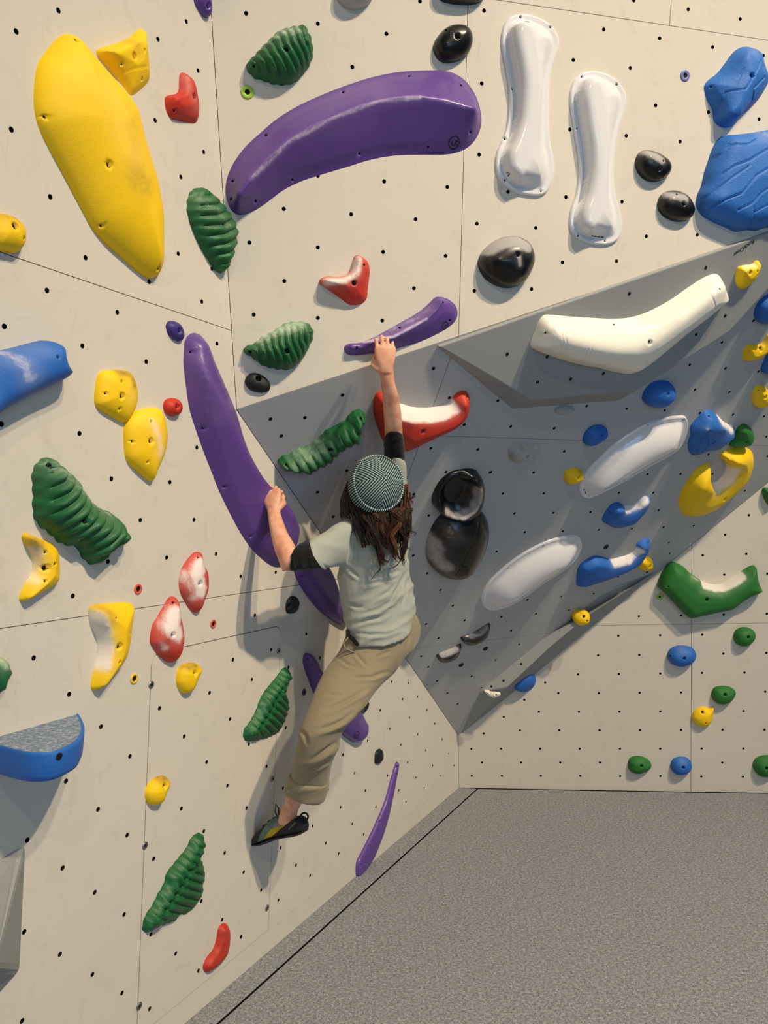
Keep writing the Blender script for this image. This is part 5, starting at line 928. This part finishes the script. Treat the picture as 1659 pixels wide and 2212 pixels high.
# --- clothes
def folds(co, d1, d2, f1, f2, seed, sharp=1.6):
    p = np.array(co); n = mnoise.noise(Vector((p @ d1 * f1 + seed, p @ d2 * f2, seed * 1.7 + (p @ np.cross(d1, d2)) * f1))); return (1 - min(1, abs(n) * 2.2)) ** sharp
U = lambda *a: unit(np.array(a, float))
def to_px(co):
    v = np.array(co) - CAM; d = v @ CF; return np.array([W_PX / 2 + F_PX * (v @ CR) / d, H_PX / 2 - F_PX * (v @ CU) / d])
def crease_set(lines):
    segs = []
    for pts, wd_, dp in lines:
        L = np.cumsum([0] + [math.dist(a, b) for a, b in zip(pts[:-1], pts[1:])]); L = L / L[-1]
        for i, (a, b) in enumerate(zip(pts[:-1], pts[1:])): segs.append((a, b, wd_, dp, L[i], L[i + 1]))
    A = np.array([q[0] for q in segs], float); D = np.array([q[1] for q in segs], float) - A; L2 = (D * D).sum(1); Wd = np.array([q[2] for q in segs]); Dp = np.array([q[3] for q in segs]); S0 = np.array([q[4] for q in segs]); S1 = np.array([q[5] for q in segs])
    def fn(co, n):
        if np.array(n) @ (CAM - np.array(co)) < .15: return 0.0
        p = to_px(co) - A; t = np.clip((p * D).sum(1) / L2, 0, 1); r = p - t[:, None] * D; dd = np.sqrt((r ** 2).sum(1)) / Wd; i_ = dd.argmin(); q = dd[i_]
        if q > 4: return 0.0
        side = 1 if D[i_, 0] * r[i_, 1] - D[i_, 1] * r[i_, 0] > 0 else -1; s_ = S0[i_] + (S1[i_] - S0[i_]) * t[i_]; fade = math.sin(math.pi * min(1, max(0, s_))) ** .8
        return Dp[i_] * fade * (-math.exp(-q * q) + (.75 if side > 0 else .15) * math.exp(-(q - 2.0) ** 2 * .9))
    return fn
TEE_CR = crease_set([([(768, 1330), (790, 1324), (816, 1318), (845, 1299), (866, 1263), (881, 1227)], 4.0, .011), ([(762, 1350), (792, 1340), (823, 1334), (845, 1319)], 3.6, .010), ([(802, 1300), (837, 1279), (856, 1258)], 3.6, .008), ([(790, 1236), (806, 1228), (826, 1219)], 3.6, .008), ([(765, 1366), (800, 1371), (830, 1370), (862, 1360)], 3.2, .008), ([(822, 1243), (845, 1240), (866, 1231)], 3.6, .008), ([(881, 1255), (877, 1280), (870, 1308)], 2.8, .009), ([(745, 1222), (762, 1237), (780, 1252)], 2.8, .008),
    ([(769, 1124), (774, 1150)], 2.4, .006), ([(779, 1126), (786, 1150)], 2.4, .006), ([(790, 1130), (795, 1150)], 2.4, .006), ([(758, 1132), (768, 1155), (772, 1180), (767, 1219)], 2.0, .006), ([(745, 1300), (770, 1312), (790, 1312)], 3.2, .006), ([(775, 1262), (800, 1262), (825, 1255)], 3.2, .006)])
PANT_CR = crease_set([([(683, 1578), (715, 1569), (744, 1556), (768, 1535)], 4.3, .012), ([(690, 1540), (744, 1515), (800, 1484)], 4.3, .011), ([(668, 1645), (703, 1623), (733, 1602)], 4.3, .012), ([(755, 1463), (800, 1463), (845, 1450)], 3.6, .010), ([(765, 1410), (780, 1425), (793, 1440)], 2.9, .008), ([(812, 1421), (828, 1412), (845, 1407)], 2.9, .008), ([(726, 1418), (752, 1436), (775, 1440)], 2.9, .007), ([(650, 1576), (662, 1590), (664, 1612)], 3.6, .010), ([(700, 1500), (740, 1498)], 3.6, .007), ([(655, 1670), (690, 1655), (712, 1645)], 3.6, .009), ([(880, 1350), (888, 1375), (880, 1400)], 2.9, .008)])
def tee_disp(co, n):
    p = np.array(co); zz = p[2]; low = np.clip((1.32 - zz) / .16, 0, 1)
    a = folds(co, U(.9, .1, .55), U(-.5, 0, .9), 3.0, 17, 3.1) * (.5 + .5 * low); b = folds(co, U(1, 0, .05), U(0, .2, 1), 3.5, 20, 7.7) * low
    c = folds(co, U(.75, 0, -.65), U(.6, .2, .8), 4, 15, 11.3) * (1 - low) * .8
    return .008 * a + .006 * b + .005 * c - .006 + .8 * TEE_CR(co, n)
tee = Soup()
tee.slices([((751, 1361), (889, 1340), 2.55, .118, -.055), ((746, 1342), (895, 1318), 2.55, .115, -.05), ((738, 1300), (895, 1294), 2.545, .108, -.03), ((730, 1262), (893, 1266), 2.54, .105, -.01), ((729, 1228), (887, 1235), 2.535, .105), ((734, 1190), (884, 1195), 2.53, .108), ((744, 1152), (887, 1152), 2.53, .105), ((762, 1126), (888, 1118), 2.535, .095), ((795, 1108), (887, 1092), 2.55, .075), ((815, 1098), (886, 1075), 2.56, .06)], 30, .86)
tee.slices([((806, 1120), (888, 1120), 2.57, .075), ((818, 1080), (887, 1075), 2.585, .066), ((826, 1040), (881, 1036), 2.57, .060), ((833, 1005), (878, 1008), 2.545, .056), ((836, 990), (870, 989), 2.53, .052)], 24, .9)
tee.slices([((764, 1120), (752, 1226), 2.47, .075), ((735, 1127), (735, 1227), 2.44, .072), ((702, 1146), (721, 1227), 2.41, .066), ((680, 1159), (707, 1229), 2.385, .062), ((666, 1170), (701, 1229), 2.37, .060)], 24, .9)
tee_o = build('t_shirt', tee, ['tee_cotton'], PERSON, .0045, 3, tee_disp); tee_o['label'] = 'light grey cotton t-shirt with creases'
def ring_band(name, rows, m, parent, n=28, p=.9):
    s = Soup(); s.slices(rows, n, p, 3); return build(name, s, [m], parent)
ring_band('sleeve_hem', [((678, 1161), (706, 1230), 2.383, .064), ((670, 1167), (702, 1231), 2.374, .0635), ((664, 1171), (700, 1230), 2.368, .062)], 'tee_cotton', tee_o)
for rows, lab in (([((680, 1168), (702, 1224), 2.385, .046), ((668, 1170), (694, 1226), 2.36, .050), ((660, 1172), (678, 1229), 2.345, .050), ((652, 1175), (659, 1231), 2.33, .0485), ((643, 1178), (640, 1233), 2.315, .047), ((637, 1182), (627, 1234), 2.305, .045)], 'left'),
                  ([((832, 1000), (872, 1003), 2.54, .044), ((830, 985), (874, 990), 2.525, .047), ((830, 962), (873, 966), 2.50, .045), ((832, 945), (871, 950), 2.485, .044), ((834, 934), (869, 939), 2.475, .042)], 'right')):
    s = Soup(); s.slices(rows, 30, .95, 6)
    o = build('undershirt_sleeve', s, ['black_jersey'], PERSON, .0035, 2, lambda co, n: .0035 * folds(co, U(.3, .3, .9) if lab == 'left' else U(1, 0, .15), U(1, 0, .1) if lab == 'left' else U(0, .2, 1), 4, 42, 5.5)); o['label'] = 'pushed-up black undershirt sleeve'
def trouser_disp(co, n):
    a = folds(co, U(.85, -.2, .5), U(-.5, 0, .85), 3, 13, 21.5); b = folds(co, U(.3, 0, 1), U(1, .3, -.3), 2.5, 9, 31.7); return .006 * a + .004 * b - .004 + .62 * PANT_CR(co, n)
tr = Soup()
tr.slices([((765, 1330), (885, 1325), 2.555, .095), ((752, 1362), (893, 1355), 2.555, .10), ((744, 1382), (892, 1395), 2.55, .105), ((732, 1408), (874, 1422), 2.535, .105), ((708, 1443), (843, 1459), 2.50, .10), ((684, 1488), (806, 1498), 2.45, .095), ((661, 1541), (773, 1541), 2.405, .088), ((649, 1578), (744, 1580), 2.395, .082), ((641, 1612), (731, 1617), 2.405, .078), ((632, 1660), (717, 1660), 2.445, .074), ((625, 1690), (708, 1697), 2.475, .070)], 30, .9)
tr.tube([at((840, 1375), 2.56), at((856, 1358), 2.64), at((852, 1350), 2.76), at((842, 1352), 2.89), at((815, 1410), 2.95), at((795, 1450), 2.975)], [.092, .086, .076, .070, .060, .056], 22)
tr_o = build('trousers', tr, ['khaki_cotton'], PERSON, .0045, 3, trouser_disp); tr_o['label'] = 'loose khaki trousers'
cf = Soup(); cf.slices([((624, 1673), (712, 1690), 2.47, .076), ((621, 1684), (710, 1701), 2.478, .079), ((616, 1698), (705, 1717), 2.488, .079), ((615, 1706), (701, 1727), 2.494, .075), ((619, 1705), (697, 1724), 2.494, .069)], 30, .9, 4)
cf_o = build('trouser_cuff', cf, ['khaki_cotton'], tr_o, .0045, 1, lambda co, n: .004 * folds(co, U(.9, 0, .3), U(-.2, 0, 1), 4, 25, 41.2))
fr = Soup(); fr.slices([((617, 1702), (650, 1714), 2.43, .012), ((622, 1712), (648, 1720), 2.43, .010)], 14, .9, 2); build('frayed_edge', fr, ['frayed_lining'], tr_o)
bl = Soup(); bl.tube([at((752, 1362), 2.475), at((752, 1372), 2.46), at((762, 1380), 2.45), at((772, 1392), 2.445)], [.008, .008, .007, .006], 10, .5); build('belt_end', bl, ['black_jersey'], tr_o)
# pocket seam
ps = Soup(); ps.tube([at(p, 2.455) for p in ((752, 1378), (742, 1388), (745, 1400), (758, 1406), (770, 1412))], .0022, 6); build('pocket_seam', ps, ['khaki_cotton'], tr_o)

# --- climbing shoes
def shoe_text(up_o, rt):
    from mathutils.bvhtree import BVHTree
    me = up_o.data; bv = BVHTree.FromPolygons([v.co for v in me.vertices], [tuple(p.vertices) for p in me.polygons]); C0 = Vector(tuple(CAM))
    cu = bpy.data.curves.new('t', 'FONT'); cu.body = 'SCARPA'; cu.size = 1.0; o = bpy.data.objects.new('tmp', cu); COL.objects.link(o); bpy.context.view_layer.update(); tm = bpy.data.meshes.new_from_object(o.evaluated_get(bpy.context.evaluated_depsgraph_get())); bpy.data.objects.remove(o)
    w = max(v.co.x for v in tm.vertices); a, b = np.array([624.5, 1793.0]), np.array([640.0, 1777.5]); d = b - a; up = np.array([d[1], -d[0]]) / np.linalg.norm(d) * 4.6; up = up if up[1] < 0 else -up
    for v in tm.vertices:
        px = a + d * (v.co.x / w) + up * v.co.y; hitp = bv.ray_cast(C0, Vector(tuple(ray(px))))
        v.co = hitp[0] + hitp[1] * (.0006 if hitp[1].dot(C0 - hitp[0]) > 0 else -.0006) if hitp[0] else Vector(tuple(at(px, 2.49)))
    tm.materials.clear(); tm.materials.append(MAT['frayed_lining']); link('brand_lettering', tm, rt, Matrix.Identity(4))
def shoe(rows, parent_label, laces=True):
    """rows from heel to toe: (top px, bottom px, Y, half width)"""
    rt = bpy.data.objects.new('climbing_shoe', None); COL.objects.link(rt); rt.parent = PERSON; c = sum(at(r[0], r[2]) for r in rows) / len(rows); PW[rt.name] = Matrix.Translation(tuple(c)); rt.matrix_basis = PW[PERSON.name].inverted() @ PW[rt.name]; rt.empty_display_size = .05
    rt['label'] = parent_label
    K = []
    heel, toe = at(rows[0][1], rows[0][2]), at(rows[-1][1], rows[-1][2]); ax = unit(toe - heel)
    for t_, b_, Y, w in rows:
        A, B = at(t_, Y), at(b_, Y); up = (A - B) / 2; sd = unit(np.cross(ax, up)); K.append(np.concatenate([(A + B) / 2, up, sd * w]))
    K = np.array(K); out = []
    for i in range(len(K) - 1):
        a, b, c_, d = K[max(i - 1, 0)], K[i], K[i + 1], K[min(i + 2, len(K) - 1)]
        for j in range(12): t = j / 12; out.append(.5 * ((2 * b) + (c_ - a) * t + (2 * a - 5 * b + 4 * c_ - d) * t * t + (3 * b - a - 3 * c_ + d) * t ** 3))
    out.append(K[-1]); n = 64; s = Soup(); s.loft([(k[:3], k[3:6], k[6:9], .85) for k in out], n); m = len(out); mi = []
    names = ['shoe_rubber', 'shoe_green', 'shoe_yellow', 'shoe_grey']
    for j in range(m - 1):
        for k in range(n):
            h = math.cos(2 * math.pi * (k + .5) / n); t = j / (m - 1)
            if h < -.50 or t > .68 - .08 * h: q = 0
            elif t < .40 - .20 * h: q = 0
            elif t < .53 - .18 * h and h < .38: q = 2
            elif t < .50: q = 3
            else: q = 1
            mi.append(q)
    mi += [0, 0]; me = mesh('shoe_upper', [tuple(v) for v in s.v], s.f, names, mi, True); up_o = link('shoe_upper', me, rt, Matrix.Identity(4))
    so = Soup(); so.loft([(k[:3] - k[3:6] * .86, k[6:9] * 1.03, k[3:6] * .17, .7) for k in out[2:-1]], 20); build('rubber_sole', so, ['shoe_rubber'], rt)
    i = int(m * .10); hl = out[i]; lp = Soup(); q0 = hl[:3] + hl[3:6] * 1.0; lp.tube([q0 + np.array([.012 * math.cos(t), 0, .012 * math.sin(t) + .008]) for t in np.linspace(-.5, 3.9, 12)], .0032, 8); build('heel_loop', lp, ['shoe_rubber'], rt)
    if laces:
        la = Soup(); pts = []
        for q in range(6):
            k = out[int(m * (.56 + .04 * q))]; pts.append(k[:3] + k[3:6] * 1.02 + k[6:9] * (.45 if q % 2 else -.45))
        la.tube(pts, .0028, 8); k = out[int(m * .55)]; t0 = k[:3] + k[3:6] * 1.0
        la.tube([t0, t0 + np.array([-.006, -.01, .02]), t0 + np.array([-.002, -.012, .045]), t0 + np.array([.006, -.01, .03]), t0 + np.array([.006, -.004, .004])], .0025, 8); build('lace', la, ['lace_green'], rt)
        shoe_text(up_o, rt)
    return rt, out
sh, sh_k = shoe([((664, 1778), (663, 1794), 2.500, .010), ((656, 1768), (655, 1799), 2.505, .026), ((645, 1762), (641, 1803), 2.515, .032), ((630, 1767), (622, 1807), 2.528, .033), ((614, 1770), (605, 1811), 2.542, .035), ((598, 1764), (590, 1816), 2.556, .039), ((582, 1776), (577, 1820), 2.57, .041), ((567, 1789), (564, 1822), 2.582, .037), ((556, 1799), (554, 1822), 2.592, .027), ((549, 1810), (549, 1819), 2.598, .012)], 'green, yellow and black climbing shoe smearing on the left wall')
shoe([((800, 1452), (803, 1474), 2.975, .012), ((792, 1452), (794, 1482), 2.98, .03), ((778, 1456), (780, 1490), 2.99, .034), ((764, 1468), (766, 1497), 3.0, .038), ((752, 1480), (754, 1502), 3.01, .032), ((746, 1490), (747, 1500), 3.015, .014)], 'climbing shoe hidden behind the climber\'s left thigh', False)

# --- beanie
def beanie():
    X = unit(np.cross(np.array([0, 0, 1.0]), -HX)); X = X if X[0] > 0 else -X; Yv = np.cross(HX, X); Yv = Yv if Yv[2] > 0 else -Yv
    C = at((818, 1043), 2.40); rt = bpy.data.objects.new('beanie', None); COL.objects.link(rt); rt.parent = PERSON; PW[rt.name] = Matrix.Translation(tuple(C)); rt.matrix_basis = PW[PERSON.name].inverted() @ PW[rt.name]; rt.empty_display_size = .05; rt['label'] = 'teal and white ribbed knit beanie'
    rx, ry = .0775, .0860; nr, na = 60, 240; v, f, rib = [], [], []
    for i in range(nr + 1):
        r = i / nr
        for k in range(na):
            a = 2 * math.pi * k / na; x, y = r * math.cos(a), r * math.sin(a); q = abs(abs(x - .10 * (1 - r)) - abs(y - .05 * (1 - r))); ph = q * 8.5; w = .5 + .5 * math.cos(2 * math.pi * ph)
            z = .040 * (1 - r ** 2.6) + .0016 * w * min(1, (1 - r) * 8 + .3); v.append(C + X * (x * rx + .006 * (1 - r)) + Yv * (y * ry) + HX * z); rib.append(w)
    for i in range(nr):
        for k in range(na): a = i * na + k; b = i * na + (k + 1) % na; f.append((a, b, b + na, a + na))
    me = mesh('crown', [tuple(p) for p in v], f, ['beanie_knit'], None, True); me.attributes.new('rib', 'FLOAT', 'POINT').data.foreach_set('value', rib); link('crown', me, rt, Matrix.Identity(4))
    v, f, rib = [], [], []; prof = [(.985, .004, 1), (1.02, .006, 1), (1.055, .001, .9), (1.105, -.014, .5), (1.13, -.034, .5), (1.12, -.052, .5), (1.07, -.060, .5), (1.0, -.058, .3)]; na = 480
    for (s_, z, ww) in prof:
        for k in range(na):
            a = 2 * math.pi * k / na; w = .5 + .5 * math.cos(a * 76); g = s_ + .012 * w; v.append(C + X * (math.cos(a) * rx * g) + Yv * (math.sin(a) * ry * g) + HX * z); rib.append(w if ww < .95 else .45 + .6 * w)
    for i in range(len(prof) - 1):
        for k in range(na): a = i * na + k; b = i * na + (k + 1) % na; f.append((a, b, b + na, a + na))
    me = mesh('folded_cuff', [tuple(p) for p in v], f, ['beanie_knit'], None, True); me.attributes.new('rib', 'FLOAT', 'POINT').data.foreach_set('value', rib); link('folded_cuff', me, rt, Matrix.Identity(4))
beanie()

# --- hair: long loose locks from under the beanie
def hair():
    rnd = random.Random(3); s = Soup(); tone = []; n = 6
    def lock(path, r0, r1, tn):
        P = [at(p[:2], p[2]) for p in path]; K = []
        for i in range(len(P) - 1):
            a, b, c, d = P[max(i - 1, 0)], P[i], P[i + 1], P[min(i + 2, len(P) - 1)]
            for j in range(5): t = j / 5; K.append(.5 * ((2 * b) + (c - a) * t + (2 * a - 5 * b + 4 * c - d) * t * t + (3 * b - a - 3 * c + d) * t ** 3))
        K.append(P[-1]); m = len(K); i0 = len(s.v)
        s.tube(K, [(r0 + (r1 - r0) * (i / (m - 1)) ** 1.3) * (1 if i < m - 3 else .7) for i in range(m)], n, .45, ends=False); tone.extend([min(1, max(0, tn + rnd.uniform(-.08, .08)))] * (len(s.v) - i0))
    # inner mass
    for _ in range(60):
        x0 = rnd.uniform(752, 884); u = (x0 - 752) / 132; y0 = 1070 + 40 * math.sin(math.pi * min(1, u * 1.05)) - rnd.uniform(0, 14); x1 = 786 + u * 86 + rnd.gauss(0, 8); y1 = rnd.uniform(1130, 1185)
        lock([(x0, y0, 2.44), (x0 * .75 + x1 * .25 - 2, y0 * .6 + y1 * .4, 2.41), (x1, y1, 2.408)], .0075, .003, rnd.uniform(.0, .25))
    # falling down the back in loose waves, lock by lock
    for q in range(34):
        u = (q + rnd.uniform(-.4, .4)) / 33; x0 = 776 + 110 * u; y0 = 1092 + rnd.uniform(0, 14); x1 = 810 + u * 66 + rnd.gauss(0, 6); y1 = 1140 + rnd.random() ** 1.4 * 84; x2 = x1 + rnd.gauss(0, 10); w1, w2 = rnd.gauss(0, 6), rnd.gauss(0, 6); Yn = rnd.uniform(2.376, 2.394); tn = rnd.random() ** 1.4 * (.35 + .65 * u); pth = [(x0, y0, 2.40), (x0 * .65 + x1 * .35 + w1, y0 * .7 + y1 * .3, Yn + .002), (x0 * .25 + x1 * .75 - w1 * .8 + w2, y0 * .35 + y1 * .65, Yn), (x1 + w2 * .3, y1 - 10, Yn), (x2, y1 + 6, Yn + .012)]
        for j in range(22):
            ox, dl = rnd.gauss(0, 3.6), rnd.uniform(-14, 10); lock([(p[0] + ox * (1 - .16 * i) + rnd.gauss(0, .7), p[1] + dl * i / 4 + rnd.gauss(0, .8), p[2] + rnd.uniform(-.003, .003)) for i, p in enumerate(pth)], .0014, .0004, tn + rnd.gauss(0, .1))
    # left bunch hanging beside the shoulder
    for _ in range(110):
        x0 = rnd.uniform(752, 772); y0 = rnd.uniform(1028, 1082); x1 = 735 + rnd.random() ** 1.4 * 34; y1 = rnd.uniform(1098, 1126)
        lock([(x0, y0, 2.44), (x0 * .35 + x1 * .65, y0 * .5 + y1 * .5 - 6, 2.425), (x1, y1 - 16, 2.42), (x1 + rnd.uniform(2, 12), y1, 2.425)], .0026, .0008, rnd.uniform(.02, .5))
    # right side, lit
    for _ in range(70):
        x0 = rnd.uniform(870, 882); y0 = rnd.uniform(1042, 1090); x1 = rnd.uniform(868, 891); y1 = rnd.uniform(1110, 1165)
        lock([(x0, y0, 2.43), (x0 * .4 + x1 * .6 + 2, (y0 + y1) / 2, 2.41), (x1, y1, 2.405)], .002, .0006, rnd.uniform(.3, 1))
    # loose long wisps
    for path in ([(812, 1150, 2.40), (814, 1190, 2.395), (822, 1225, 2.395), (812, 1240, 2.40), (800, 1253, 2.41)], [(820, 1160, 2.395), (826, 1200, 2.393), (836, 1214, 2.40), (842, 1206, 2.405)], [(852, 1160, 2.39), (858, 1195, 2.393), (864, 1210, 2.40), (856, 1222, 2.405), (838, 1230, 2.41)], [(800, 1110, 2.395), (815, 1150, 2.39), (800, 1172, 2.40), (780, 1179, 2.412)], [(828, 1180, 2.393), (838, 1184, 2.395), (850, 1178, 2.40)],
                 [(878, 1085, 2.41), (892, 1075, 2.405), (898, 1072, 2.40)], [(880, 1075, 2.41), (890, 1084, 2.405), (891, 1090, 2.405)], [(872, 1140, 2.40), (888, 1148, 2.395), (897, 1150, 2.395), (895, 1158, 2.395)], [(866, 1165, 2.395), (876, 1180, 2.395), (888, 1186, 2.40)], [(868, 1188, 2.395), (870, 1205, 2.398), (862, 1216, 2.405)]):
        for j in range(4): lock([(p[0] + rnd.gauss(0, 1.2), p[1] + rnd.gauss(0, 1.2), p[2]) for p in path], .0011, .0004, rnd.uniform(.2, .7))
    me = mesh('hair', [tuple(p) for p in s.v], s.f, ['brown_hair'], None, True); me.attributes.new('tone', 'FLOAT', 'POINT').data.foreach_set('value', tone); o = link('hair', me, PERSON, Matrix.Identity(4)); o['label'] = 'long loose brown hair'
hair()
